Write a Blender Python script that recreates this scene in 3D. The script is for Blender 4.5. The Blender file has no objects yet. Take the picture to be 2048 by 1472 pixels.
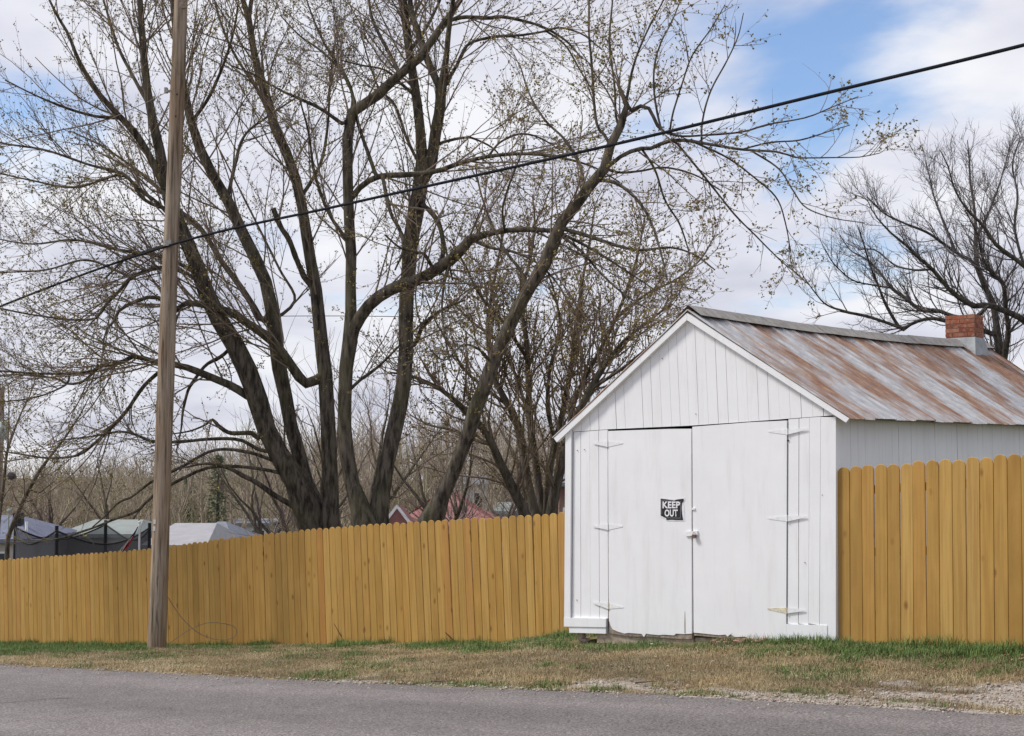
import bpy, math, random
import numpy as np
from math import radians, sin, cos, pi

random.seed(7)
RNG = np.random.default_rng(11)
scene = bpy.context.scene

# ------------------------------------------------------------------ camera, sky, sun, exposure
FPX, CX, CY, HORIZ, CAMH = 2800.0, 1024.0, 736.0, 930.0, 1.9
PITCH = math.atan((HORIZ - CY) / FPX)
cam_d = bpy.data.cameras.new('camera')
cam = bpy.data.objects.new('camera', cam_d)
scene.collection.objects.link(cam)
cam.location = (0, 0, CAMH)
cam.rotation_euler = (pi / 2 + PITCH, 0, 0)
cam_d.sensor_fit = 'HORIZONTAL'
cam_d.sensor_width = 36
cam_d.lens = FPX / 2048 * 36
cam_d.clip_start = 0.1
cam_d.clip_end = 6000
scene.camera = cam

SUN_AZ = math.atan2(-0.995, -0.04)     # sun stands straight to the left
SUN_EL = radians(49)
to_sun = np.array([sin(SUN_AZ) * cos(SUN_EL), cos(SUN_AZ) * cos(SUN_EL), sin(SUN_EL)])
world = bpy.data.worlds.new('World')
scene.world = world
world.use_nodes = True
wt = world.node_tree
wt.nodes.clear()


def N(nt, kind, **kw):
    n = nt.nodes.new(kind)
    for k, v in kw.items():
        if k.startswith('i_'):
            n.inputs[k[2:].replace('_', ' ')].default_value = v
        else:
            setattr(n, k, v)
    return n


def ramp(nt, fac, stops, interp='LINEAR'):
    r = nt.nodes.new('ShaderNodeValToRGB')
    r.color_ramp.interpolation = interp
    el = r.color_ramp.elements
    while len(el) < len(stops):
        el.new(0.5)
    for e, (p, c) in zip(el, stops):
        e.position = p
        e.color = (c, c, c, 1) if isinstance(c, (int, float)) else (*c[:3], 1)
    nt.links.new(fac, r.inputs[0])
    return r.outputs[0]


def mixc(nt, fac, a, b, blend='MIX'):
    m = nt.nodes.new('ShaderNodeMix')
    m.data_type = 'RGBA'
    m.blend_type = blend
    for sock, v in ((m.inputs[0], fac), (m.inputs[6], a), (m.inputs[7], b)):
        if hasattr(v, 'is_linked'):
            nt.links.new(v, sock)
        elif isinstance(v, (int, float)):
            sock.default_value = v if sock.type == 'VALUE' else (v, v, v, 1)
        else:
            sock.default_value = (*v[:3], 1)
    return m.outputs[2]


def mth(nt, op, a, b=None, clamp=False):
    m = nt.nodes.new('ShaderNodeMath')
    m.operation = op
    m.use_clamp = clamp
    for i, v in enumerate((a, b)):
        if v is None:
            continue
        if hasattr(v, 'is_linked'):
            nt.links.new(v, m.inputs[i])
        else:
            m.inputs[i].default_value = v
    return m.outputs[0]


sky = N(wt, 'ShaderNodeTexSky', sky_type='NISHITA', sun_disc=False)
sky.sun_elevation = SUN_EL
sky.sun_rotation = SUN_AZ
sky.air_density = 1.1
sky.dust_density = 0.6
tc = N(wt, 'ShaderNodeTexCoord')
sep = N(wt, 'ShaderNodeSeparateXYZ')
wt.links.new(tc.outputs['Generated'], sep.inputs[0])
zz = mth(wt, 'ADD', mth(wt, 'MAXIMUM', sep.outputs[2], 0.0), 0.22)
cxy = N(wt, 'ShaderNodeCombineXYZ')
wt.links.new(mth(wt, 'DIVIDE', sep.outputs[0], zz), cxy.inputs[0])
wt.links.new(mth(wt, 'DIVIDE', sep.outputs[1], zz), cxy.inputs[1])
cxy.inputs[2].default_value = 3.05
CLOUD_OFF = (-2.117, 4.262, 4.709)
mp = N(wt, 'ShaderNodeMapping')
mp.inputs['Location'].default_value = CLOUD_OFF
wt.links.new(cxy.outputs[0], mp.inputs[0])
n1 = N(wt, 'ShaderNodeTexNoise', i_Scale=1.55, i_Detail=7.0, i_Roughness=0.5, i_Distortion=0.3)
wt.links.new(mp.outputs[0], n1.inputs['Vector'])
n2 = N(wt, 'ShaderNodeTexNoise', i_Scale=2.3, i_Detail=6.0, i_Roughness=0.5)
wt.links.new(mp.outputs[0], n2.inputs['Vector'])
low = mth(wt, 'MULTIPLY', mth(wt, 'SUBTRACT', 0.16, sep.outputs[2], True), 0.9)      # layers of cloud stack up towards the horizon
cover = ramp(wt, mth(wt, 'ADD', n1.outputs[0], low), [(0.34, 0.12), (0.50, 0.97)], 'EASE')
cloud = ramp(wt, n2.outputs[0], [(0.32, (6.1, 6.2, 7.2)), (0.50, (7.8, 7.85, 8.7)), (0.66, (9.5, 9.5, 9.85))])
skyblue = mixc(wt, 1.0, sky.outputs[0], (1.05, 1.36, 1.72), 'MULTIPLY')
bg = N(wt, 'ShaderNodeBackground', i_Strength=0.1)
wt.links.new(mixc(wt, cover, skyblue, cloud), bg.inputs[0])
wo = N(wt, 'ShaderNodeOutputWorld')
wt.links.new(bg.outputs[0], wo.inputs[0])

sun_d = bpy.data.lights.new('sun', 'SUN')
sun_d.energy = 3.1
sun_d.angle = radians(13)
sun_d.color = (1.0, 0.955, 0.89)
sun = bpy.data.objects.new('sun', sun_d)
scene.collection.objects.link(sun)
sun.rotation_euler = (pi / 2 - SUN_EL, 0, math.atan2(to_sun[0], -to_sun[1]))
sun.location = (-20, -10, 30)

vs = scene.view_settings
vs.view_transform = 'Standard'
vs.look = 'None'
vs.exposure = 0.0
vs.gamma = 1.0
vs.use_curve_mapping = False

# ------------------------------------------------------------------ geometry helpers
PHI = math.atan(0.00027 * FPX)          # street direction against the picture plane
NV = np.array([sin(PHI), cos(PHI)])     # away from the street
UV = np.array([cos(PHI), -sin(PHI)])    # along the street, to the right
CP, SP = cos(PITCH), sin(PITCH)
CAM0 = np.array([0, 0, CAMH])


def ray(px, py):
    a = (px - CX) / FPX
    b = (CY - py) / FPX
    return np.array([a, CP - b * SP, SP + b * CP])


def atZ(px, py, Z):
    return CAM0 + ray(px, py) * Z


def atY(px, py, Y):
    r = ray(px, py)
    return CAM0 + r * (Y / r[1])


def onD(px, py, D):
    """street coordinates (s, z) of a pixel on the upright plane at distance D from the camera, square to the street"""
    r = ray(px, py)
    k = D / (NV @ r[:2])
    P = r * k
    return UV @ P[:2], P[2] + CAMH


def W(s, D, z):
    p = UV * s + NV * D
    return np.array([p[0], p[1], z])


def WA(s, D, z):
    s, D, z = np.broadcast_arrays(s, D, z)
    return np.stack([UV[0] * s + NV[0] * D, UV[1] * s + NV[1] * D, z], -1)


def vnoise(x, y, seed=0):
    x = np.asarray(x, float)
    y = np.asarray(y, float)
    xi = np.floor(x).astype(np.int64)
    yi = np.floor(y).astype(np.int64)
    fx = x - xi
    fy = y - yi
    fx = fx * fx * (3 - 2 * fx)
    fy = fy * fy * (3 - 2 * fy)

    def h(a, b):
        v = (a * 374761393 + b * 668265263 + seed * 974634777) & 0xffffffff
        v = ((v ^ (v >> 13)) * 1274126177) & 0xffffffff
        return ((v ^ (v >> 16)) & 0xffff) / 65535.0
    return (h(xi, yi) * (1 - fx) + h(xi + 1, yi) * fx) * (1 - fy) + (h(xi, yi + 1) * (1 - fx) + h(xi + 1, yi + 1) * fx) * fy


def fbm(x, y, seed=0, o=3):
    return sum(vnoise(x * 2 ** i, y * 2 ** i, seed + i) / 2 ** i for i in range(o)) / (2 - 2 ** (1 - o))


def pix(s, D, z):
    X = UV[0] * s + NV[0] * D
    Y = UV[1] * s + NV[1] * D
    q = z - CAMH
    Zc = np.maximum(Y * CP + q * SP, 0.5)
    return CX + FPX * X / Zc, CY - FPX * (-Y * SP + q * CP) / Zc


D_EDGE, D_SHED, D_FENCE = 11.2, 14.29, 16.55


def z_edge(s):
    return np.interp(s, [-400, -120, -60, -17.2, -10.67, -6.35, -3.48, 3, 60, 400],
                     [-6.0, -4.6, -3.0, -0.80, -0.43, -0.163, -0.02, 0.12, 0.9, 2.0])


def zg(s, D):
    """height of the land"""
    s = np.asarray(s, float)
    D = np.asarray(D, float)
    ze = z_edge(s)
    sl = np.interp(s, [-60, -25.45, -20.2, -16.9, -12.3, -10.6, -6.42, -3.5, 20],
                   [-0.09, -0.089, -0.071, -0.050, -0.030, 0.026, 0.062, 0.040, 0.02])
    near = ze - 0.015 + sl * np.clip(D - D_EDGE, 0, D_FENCE - D_EDGE)
    zf = ze + sl * (D_FENCE - D_EDGE)
    # land falls behind the fence to a shallow valley, then rises to a wooded slope
    vall = np.interp(D, [16.55, 22, 34, 62, 75, 210, 900, 4000], [0, 0.25, 1.0, 1.0, 1.0, 1.6, 2.2, 2.6])
    low = zf + (-3.9 - zf) * np.clip(vall, 0, 1)
    rise = np.interp(D, [62, 110, 200, 260, 900, 4000], [0, 0.9, 2.6, 1.0, -20, -60])
    z = np.where(D <= D_FENCE, near, low + rise)
    z = z + np.where(D < 11.05, -0.07, 0)
    return z


def ground_hit(px, py):
    r = ray(px, py)
    k0 = 4.0
    for k in np.arange(4, 80, 0.05):
        P = CAM0 + r * k
        if P[2] < zg(UV @ P[:2], NV @ P[:2]):
            return P
    return CAM0 + r * 80


COL = scene.collection
ORG = {}


def meshdata(name, V, F, smooth=False):
    me = bpy.data.meshes.new(name)
    V = np.asarray(V, dtype=np.float32).reshape(-1, 3)
    if isinstance(F, np.ndarray):
        n = F.shape[1]
        me.vertices.add(len(V))
        me.vertices.foreach_set('co', V.ravel())
        me.loops.add(F.size)
        me.loops.foreach_set('vertex_index', F.astype(np.int32).ravel())
        me.polygons.add(len(F))
        me.polygons.foreach_set('loop_start', np.arange(0, F.size, n, dtype=np.int32))
        me.polygons.foreach_set('loop_total', np.full(len(F), n, dtype=np.int32))
        me.update(calc_edges=True)
    else:
        me.from_pydata([tuple(v) for v in V.tolist()], [], F)
        me.update()
    if smooth:
        me.polygons.foreach_set('use_smooth', np.ones(len(me.polygons), dtype=bool))
    return me


def link(name, me, mat, parent=None, org=None, rot=None):
    """org: world position of the object's origin (parents never carry rotation of their own unless they are leaves)"""
    if mat is not None and me is not None and not me.materials:
        me.materials.append(mat)
    o = bpy.data.objects.new(name, me)
    COL.objects.link(o)
    po = ORG.get(parent.name, np.zeros(3)) if parent else np.zeros(3)
    org = np.array(po if org is None else org, float)
    o.location = org - po
    if rot is not None:
        o.rotation_euler = rot
    if parent:
        o.parent = parent
    ORG[o.name] = org
    return o


def part(name, V, F, mat, parent=None, smooth=False):
    """a mesh given in world coordinates"""
    po = ORG.get(parent.name, np.zeros(3)) if parent else np.zeros(3)
    V = np.asarray(V, float).reshape(-1, 3) - po
    return link(name, meshdata(name, V, F, smooth), mat, parent)


def tag(o, label=None, cat=None, group=None, kind=None):
    if label:
        o['label'] = label
    if cat:
        o['category'] = cat
    if group:
        o['group'] = group
    if kind:
        o['kind'] = kind
    return o


def thing(name, loc, label, cat, group=None):
    o = bpy.data.objects.new(name, None)
    o.empty_display_size = 0.2
    COL.objects.link(o)
    o.location = loc
    ORG[o.name] = np.array(loc, float)
    return tag(o, label, cat, group)


BOXF = [(0, 3, 2, 1), (4, 5, 6, 7), (0, 1, 5, 4), (1, 2, 6, 5), (2, 3, 7, 6), (3, 0, 4, 7)]


def box(x0, x1, y0, y1, z0, z1):
    return np.array([(x0, y0, z0), (x1, y0, z0), (x1, y1, z0), (x0, y1, z0), (x0, y0, z1), (x1, y0, z1), (x1, y1, z1), (x0, y1, z1)], float)


def prism(poly, D0, D1):
    """poly [(s,z)...] extruded along the depth D from D0 (front) to D1"""
    n = len(poly)
    V = [W(s, D0, z) for s, z in poly] + [W(s, D1, z) for s, z in poly]
    F = [tuple(range(n)), tuple(range(2 * n - 1, n - 1, -1))]
    for i in range(n):
        j = (i + 1) % n
        F.append((i, i + n, j + n, j))
    return V, F


def join(items):
    V, F, o = [], [], 0
    for v, f in items:
        V += [tuple(x) for x in np.asarray(v).tolist()]
        F += [tuple(i + o for i in q) for q in f]
        o += len(v)
    return V, F


def unit(a):
    return a / np.maximum(np.linalg.norm(a, axis=-1, keepdims=True), 1e-9)


def tubes(P, R, sides=4, cap=False):
    """P (N,K,3), R (N,K) -> vertices and quads"""
    P = np.asarray(P, float)
    R = np.asarray(R, float)
    n, K = R.shape
    T = np.empty_like(P)
    T[:, 1:-1] = P[:, 2:] - P[:, :-2]
    T[:, 0] = P[:, 1] - P[:, 0]
    T[:, -1] = P[:, -1] - P[:, -2]
    T = unit(T)
    ref = np.zeros((n, 1, 3))
    m = unit(P[:, -1] - P[:, 0])
    ax = np.argmin(np.abs(m), axis=1)
    ref[np.arange(n), 0, ax] = 1
    A = unit(np.cross(T, ref))
    B = np.cross(T, A)
    th = np.arange(sides) * 2 * pi / sides
    V = P[:, :, None, :] + R[:, :, None, None] * (np.cos(th)[None, None, :, None] * A[:, :, None, :] + np.sin(th)[None, None, :, None] * B[:, :, None, :])
    idx = np.arange(n * K * sides).reshape(n, K, sides)
    a = idx[:, :-1, :]
    b = np.roll(idx, -1, axis=2)[:, :-1, :]
    c = np.roll(idx, -1, axis=2)[:, 1:, :]
    d = idx[:, 1:, :]
    F = np.stack([a, b, c, d], -1).reshape(-1, 4)
    return V.reshape(-1, 3), F


def cat_tubes(lst):
    V, F, o = [], [], 0
    for v, f in lst:
        V.append(v)
        F.append(f + o)
        o += len(v)
    return np.concatenate(V), np.concatenate(F)


def crom(P, K):
    """Catmull-Rom resample of control rows to K points"""
    P = np.asarray(P, float)
    n = len(P)
    if n == 2:
        t = np.linspace(0, 1, K)[:, None]
        return P[0] * (1 - t) + P[1] * t
    Q = np.vstack([2 * P[0] - P[1], P, 2 * P[-1] - P[-2]])
    d = np.concatenate([[0], np.cumsum(np.linalg.norm(np.diff(P[:, :2], axis=0), axis=1))])
    tt = np.interp(np.linspace(0, d[-1], K), d, np.arange(n))
    i = np.minimum(tt.astype(int), n - 2)
    f = (tt - i)[:, None]
    p0, p1, p2, p3 = Q[i], Q[i + 1], Q[i + 2], Q[i + 3]
    return 0.5 * (2 * p1 + (p2 - p0) * f + (2 * p0 - 5 * p1 + 4 * p2 - p3) * f ** 2 + (3 * p1 - p0 - 3 * p2 + p3) * f ** 3)


# ------------------------------------------------------------------ materials
def mk(name, rough=0.8, spec=0.3):
    m = bpy.data.materials.new(name)
    m.use_nodes = True
    nt = m.node_tree
    b = nt.nodes['Principled BSDF']
    b.inputs['Roughness'].default_value = rough
    b.inputs['Specular IOR Level'].default_value = spec
    return m, nt, b


def noise(nt, scale, detail=4.0, rough=0.5, vec=None, stretch=None, attr=None):
    n = N(nt, 'ShaderNodeTexNoise', i_Scale=scale, i_Detail=detail, i_Roughness=rough)
    if vec is None:
        t = N(nt, 'ShaderNodeTexCoord')
        vec = t.outputs['Object']
    if stretch:
        mpn = N(nt, 'ShaderNodeMapping')
        mpn.inputs['Scale'].default_value = stretch
        nt.links.new(vec, mpn.inputs[0])
        vec = mpn.outputs[0]
    nt.links.new(vec, n.inputs['Vector'])
    return n.outputs[0]


def bump(nt, b, h, strength=0.3, dist=0.01):
    bn = N(nt, 'ShaderNodeBump', i_Strength=strength, i_Distance=dist)
    nt.links.new(h, bn.inputs['Height'])
    nt.links.new(bn.outputs[0], b.inputs['Normal'])


def geo_pos(nt):
    return N(nt, 'ShaderNodeNewGeometry').outputs['Position']


def flat(name, c, var=0.12, scale=6.0, rough=0.8, spec=0.3, bmp=0.0):
    m, nt, b = mk(name, rough, spec)
    nz = noise(nt, scale, 5, 0.6, geo_pos(nt))
    lo = tuple(x * (1 - var) for x in c)
    hi = tuple(min(1, x * (1 + var)) for x in c)
    nt.links.new(ramp(nt, nz, [(0.3, lo), (0.7, hi)]), b.inputs['Base Color'])
    if bmp:
        bump(nt, b, noise(nt, scale * 8, 4, 0.6, geo_pos(nt)), bmp, 0.01)
    return m


def m_paint():
    m, nt, b = mk('white_paint', 0.55, 0.35)
    g = geo_pos(nt)
    big = noise(nt, 1.6, 5, 0.6, g)
    st = noise(nt, 9.0, 5, 0.65, g, (1, 1, 0.12))
    c = ramp(nt, big, [(0.3, (0.79, 0.79, 0.80)), (0.65, (0.845, 0.845, 0.85))])
    c = mixc(nt, mth(nt, 'MULTIPLY', ramp(nt, st, [(0.50, 0.0), (0.74, 1.0)]), 0.34), c, (0.62, 0.60, 0.57))
    chip = noise(nt, 26.0, 3, 0.6, g, (1, 1, 0.6))
    c = mixc(nt, ramp(nt, chip, [(0.80, 0.0), (0.825, 1.0)]), c, (0.30, 0.26, 0.22))
    # splash of soil near the ground
    nt.links.new(c, b.inputs['Base Color'])
    bump(nt, b, noise(nt, 34, 5, 0.65, g, (1, 1, 0.07)), 0.22, 0.006)
    return m


def m_picket():
    m, nt, b = mk('stained_pine', 0.62, 0.25)
    oi = N(nt, 'ShaderNodeObjectInfo')
    t = N(nt, 'ShaderNodeTexCoord')
    off = N(nt, 'ShaderNodeCombineXYZ')
    nt.links.new(mth(nt, 'MULTIPLY', oi.outputs['Random'], 37.0), off.inputs[0])
    nt.links.new(mth(nt, 'MULTIPLY', oi.outputs['Random'], 91.0), off.inputs[2])
    va = N(nt, 'ShaderNodeVectorMath', operation='ADD')
    nt.links.new(t.outputs['Object'], va.inputs[0])
    nt.links.new(off.outputs[0], va.inputs[1])
    v = va.outputs[0]
    base = ramp(nt, oi.outputs['Random'], [(0.0, (0.335, 0.193, 0.045)), (0.16, (0.456, 0.278, 0.075)), (0.32, (0.372, 0.223, 0.059)), (0.48, (0.521, 0.332, 0.100)),
                                           (0.64, (0.405, 0.235, 0.056)), (0.80, (0.479, 0.287, 0.075)), (0.92, (0.409, 0.193, 0.051)), (1.0, (0.493, 0.319, 0.102))])
    grain = noise(nt, 22.0, 6, 0.6, v, (1.6, 1, 0.05))
    c = mixc(nt, mth(nt, 'MULTIPLY', ramp(nt, grain, [(0.40, 0.0), (0.62, 1.0)]), 0.6), base, (0.33, 0.165, 0.04))
    blot = noise(nt, 3.0, 4, 0.55, v, (1.5, 1, 0.5))
    c = mixc(nt, mth(nt, 'MULTIPLY', ramp(nt, blot, [(0.45, 0.0), (0.75, 1.0)]), 0.4), c, (0.60, 0.345, 0.10))
    vo = N(nt, 'ShaderNodeTexVoronoi', i_Scale=5.2)
    mpn = N(nt, 'ShaderNodeMapping')
    mpn.inputs['Scale'].default_value = (1.0, 0.3, 0.55)
    nt.links.new(v, mpn.inputs[0])
    nt.links.new(mpn.outputs[0], vo.inputs['Vector'])
    gate = ramp(nt, vo.outputs['Color'], [(0.56, 0.0), (0.60, 1.0)])
    knot = mth(nt, 'MULTIPLY', ramp(nt, vo.outputs['Distance'], [(0.05, 1.0), (0.17, 0.0)]), gate)
    c = mixc(nt, mth(nt, 'MULTIPLY', knot, 0.8), c, (0.20, 0.085, 0.02))
    nt.links.new(c, b.inputs['Base Color'])
    bump(nt, b, grain, 0.15, 0.004)
    return m


def m_pole():
    m, nt, b = mk('weathered_pole', 0.9, 0.15)
    g = N(nt, 'ShaderNodeTexCoord').outputs['Object']
    st = noise(nt, 16.0, 6, 0.65, g, (1, 1, 0.045))
    big = noise(nt, 1.2, 4, 0.6, g, (2, 2, 0.8))
    c = ramp(nt, st, [(0.36, (0.075, 0.056, 0.042)), (0.45, (0.23, 0.180, 0.132)), (0.60, (0.38, 0.31, 0.243))])
    c = mixc(nt, mth(nt, 'MULTIPLY', ramp(nt, big, [(0.42, 0.0), (0.7, 1.0)]), 0.5), c, (0.27, 0.17, 0.10))
    chk = noise(nt, 30.0, 3, 0.5, g, (1.2, 1.2, 0.05))
    c = mixc(nt, mth(nt, 'MULTIPLY', ramp(nt, chk, [(0.63, 0.0), (0.67, 1.0)]), 0.75), c, (0.06, 0.045, 0.035))
    nt.links.new(c, b.inputs['Base Color'])
    bump(nt, b, st, 0.5, 0.012)
    return m


def m_bark(name, a, c_, moss=(0.13, 0.13, 0.05), mossf=0.35):
    m, nt, b = mk(name, 0.95, 0.1)
    g = geo_pos(nt)
    st = noise(nt, 13.0, 6, 0.65, g, (1, 1, 0.22))
    big = noise(nt, 1.5, 4, 0.6, g)
    c = ramp(nt, st, [(0.38, a), (0.60, c_)])
    c = mixc(nt, mth(nt, 'MULTIPLY', ramp(nt, big, [(0.45, 0.0), (0.72, 1.0)]), mossf), c, moss)
    nt.links.new(c, b.inputs['Base Color'])
    bump(nt, b, st, 0.7, 0.03)
    return m


def m_roof():
    m, nt, b = mk('rusty_galvanised_sheet', 0.5, 0.4)
    at = N(nt, 'ShaderNodeAttribute', attribute_name='ruv')   # metres along the ridge, metres down the slope
    v = at.outputs['Vector']
    low = noise(nt, 1.0, 3, 0.5, v, (0.85, 0.60, 1))
    mid = noise(nt, 1.0, 5, 0.65, v, (5.5, 1.6, 1))
    fine = noise(nt, 1.0, 6, 0.68, v, (30.0, 4.5, 1))
    s = mth(nt, 'ADD', mth(nt, 'MULTIPLY', low, 1.9), mth(nt, 'ADD', mth(nt, 'MULTIPLY', mid, 1.15), mth(nt, 'MULTIPLY', fine, 0.55)))
    rust = ramp(nt, s, [(0.0, 0.0), (1.0, 1.0)])
    fac = N(nt, 'ShaderNodeMapRange')
    fac.inputs['From Min'].default_value = 1.62
    fac.inputs['From Max'].default_value = 1.95
    nt.links.new(s, fac.inputs['Value'])
    spg = noise(nt, 1.0, 4, 0.6, v, (7.0, 5.0, 1))
    zinc = ramp(nt, spg, [(0.3, (0.32, 0.318, 0.318)), (0.7, (0.56, 0.558, 0.562))])
    rc = ramp(nt, fine, [(0.32, (0.13, 0.058, 0.034)), (0.48, (0.235, 0.118, 0.070)), (0.60, (0.33, 0.20, 0.125)), (0.72, (0.46, 0.37, 0.28))])
    c = mixc(nt, mth(nt, 'MULTIPLY', fac.outputs[0], 0.95), zinc, rc)
    nt.links.new(c, b.inputs['Base Color'])
    mt = mth(nt, 'MULTIPLY', mth(nt, 'SUBTRACT', 1.0, fac.outputs[0]), 0.2)
    nt.links.new(mt, b.inputs['Metallic'])
    nt.links.new(ramp(nt, fac.outputs[0], [(0.0, 0.42), (1.0, 0.85)]), b.inputs['Roughness'])
    bump(nt, b, fine, 0.12, 0.004)
    return m


def m_vcol(name, rough=0.9, det=40.0, amt=0.5, bmp=0.0, spec=0.2, trans=0.0):
    m, nt, b = mk(name, rough, spec)
    at = N(nt, 'ShaderNodeAttribute', attribute_name='Col')
    nz = noise(nt, det, 5, 0.65, geo_pos(nt))
    f = ramp(nt, nz, [(0.3, 1 - amt), (0.72, 1 + amt * 0.0)])
    nt.links.new(mixc(nt, 1.0, at.outputs['Color'], f, 'MULTIPLY'), b.inputs['Base Color'])
    if bmp:
        bump(nt, b, nz, bmp, 0.03)
    return m


def m_asphalt():
    m, nt, b = mk('old_asphalt', 0.85, 0.25)
    g = geo_pos(nt)
    big = noise(nt, 0.35, 4, 0.6, g, (1, 1, 1))
    mid = noise(nt, 2.6, 5, 0.6, g)
    fine = noise(nt, 48.0, 4, 0.75, g)
    c = ramp(nt, big, [(0.3, (0.148, 0.131, 0.125)), (0.7, (0.190, 0.169, 0.161))])
    c = mixc(nt, 0.5, c, ramp(nt, mid, [(0.3, (0.138, 0.122, 0.117)), (0.7, (0.205, 0.182, 0.173))]))
    c = mixc(nt, 1.0, c, ramp(nt, fine, [(0.36, 0.40), (0.5, 1.0), (0.64, 1.9)]), 'MULTIPLY')
    mpr = N(nt, 'ShaderNodeMapping')
    mpr.inputs['Rotation'].default_value = (0, 0, PHI)
    nt.links.new(g, mpr.inputs[0])
    band = noise(nt, 1.0, 4, 0.55, mpr.outputs[0], (0.05, 0.9, 0.0))
    c = mixc(nt, 1.0, c, ramp(nt, band, [(0.32, 0.84), (0.5, 1.0), (0.68, 1.16)]), 'MULTIPLY')
    vo = N(nt, 'ShaderNodeTexVoronoi', i_Scale=46.0)
    nt.links.new(g, vo.inputs['Vector'])
    peb = mth(nt, 'MULTIPLY', ramp(nt, vo.outputs['Distance'], [(0.16, 1.0), (0.30, 0.0)]), ramp(nt, vo.outputs['Color'], [(0.66, 0.0), (0.72, 1.0)]))
    c = mixc(nt, mth(nt, 'MULTIPLY', peb, 0.6), c, (0.40, 0.37, 0.34))
    nt.links.new(c, b.inputs['Base Color'])
    bump(nt, b, fine, 0.4, 0.006)
    return m


def m_brick():
    m, nt, b = mk('red_brick', 0.9, 0.15)
    oi = N(nt, 'ShaderNodeObjectInfo')
    base = ramp(nt, oi.outputs['Random'], [(0.0, (0.20, 0.062, 0.040)), (0.4, (0.32, 0.105, 0.060)), (0.7, (0.26, 0.078, 0.046)), (1.0, (0.37, 0.155, 0.092))])
    nz = noise(nt, 18, 5, 0.65, geo_pos(nt))
    c = mixc(nt, mth(nt, 'MULTIPLY', ramp(nt, nz, [(0.46, 0.0), (0.66, 1.0)]), 0.5), base, (0.42, 0.30, 0.23))
    nt.links.new(c, b.inputs['Base Color'])
    bump(nt, b, nz, 0.4, 0.01)
    return m


def m_net():
    m, nt, b = mk('trampoline_net', 0.9, 0.1)
    b.inputs['Base Color'].default_value = (0.06, 0.062, 0.072, 1)
    tr = N(nt, 'ShaderNodeBsdfTransparent')
    mx = N(nt, 'ShaderNodeMixShader')
    mx.inputs[0].default_value = 0.68
    out = nt.nodes['Material Output']
    nt.links.new(tr.outputs[0], mx.inputs[1])
    nt.links.new(b.outputs[0], mx.inputs[2])
    nt.links.new(mx.outputs[0], out.inputs[0])
    return m


def m_woods():
    m, nt, b = mk('bare_woods', 0.95, 0.05)
    g = geo_pos(nt)
    big = noise(nt, 0.035, 3, 0.5, g)
    mid = noise(nt, 0.6, 4, 0.6, g)
    c = ramp(nt, big, [(0.38, (0.34, 0.30, 0.195)), (0.55, (0.36, 0.295, 0.23)), (0.70, (0.33, 0.26, 0.21))])  # browns lightened and greyed so distance haze is part of the colour
    c = mixc(nt, 1.0, c, ramp(nt, mid, [(0.3, 0.65), (0.7, 1.25)]), 'MULTIPLY')
    nt.links.new(c, b.inputs['Base Color'])
    return m


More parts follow.
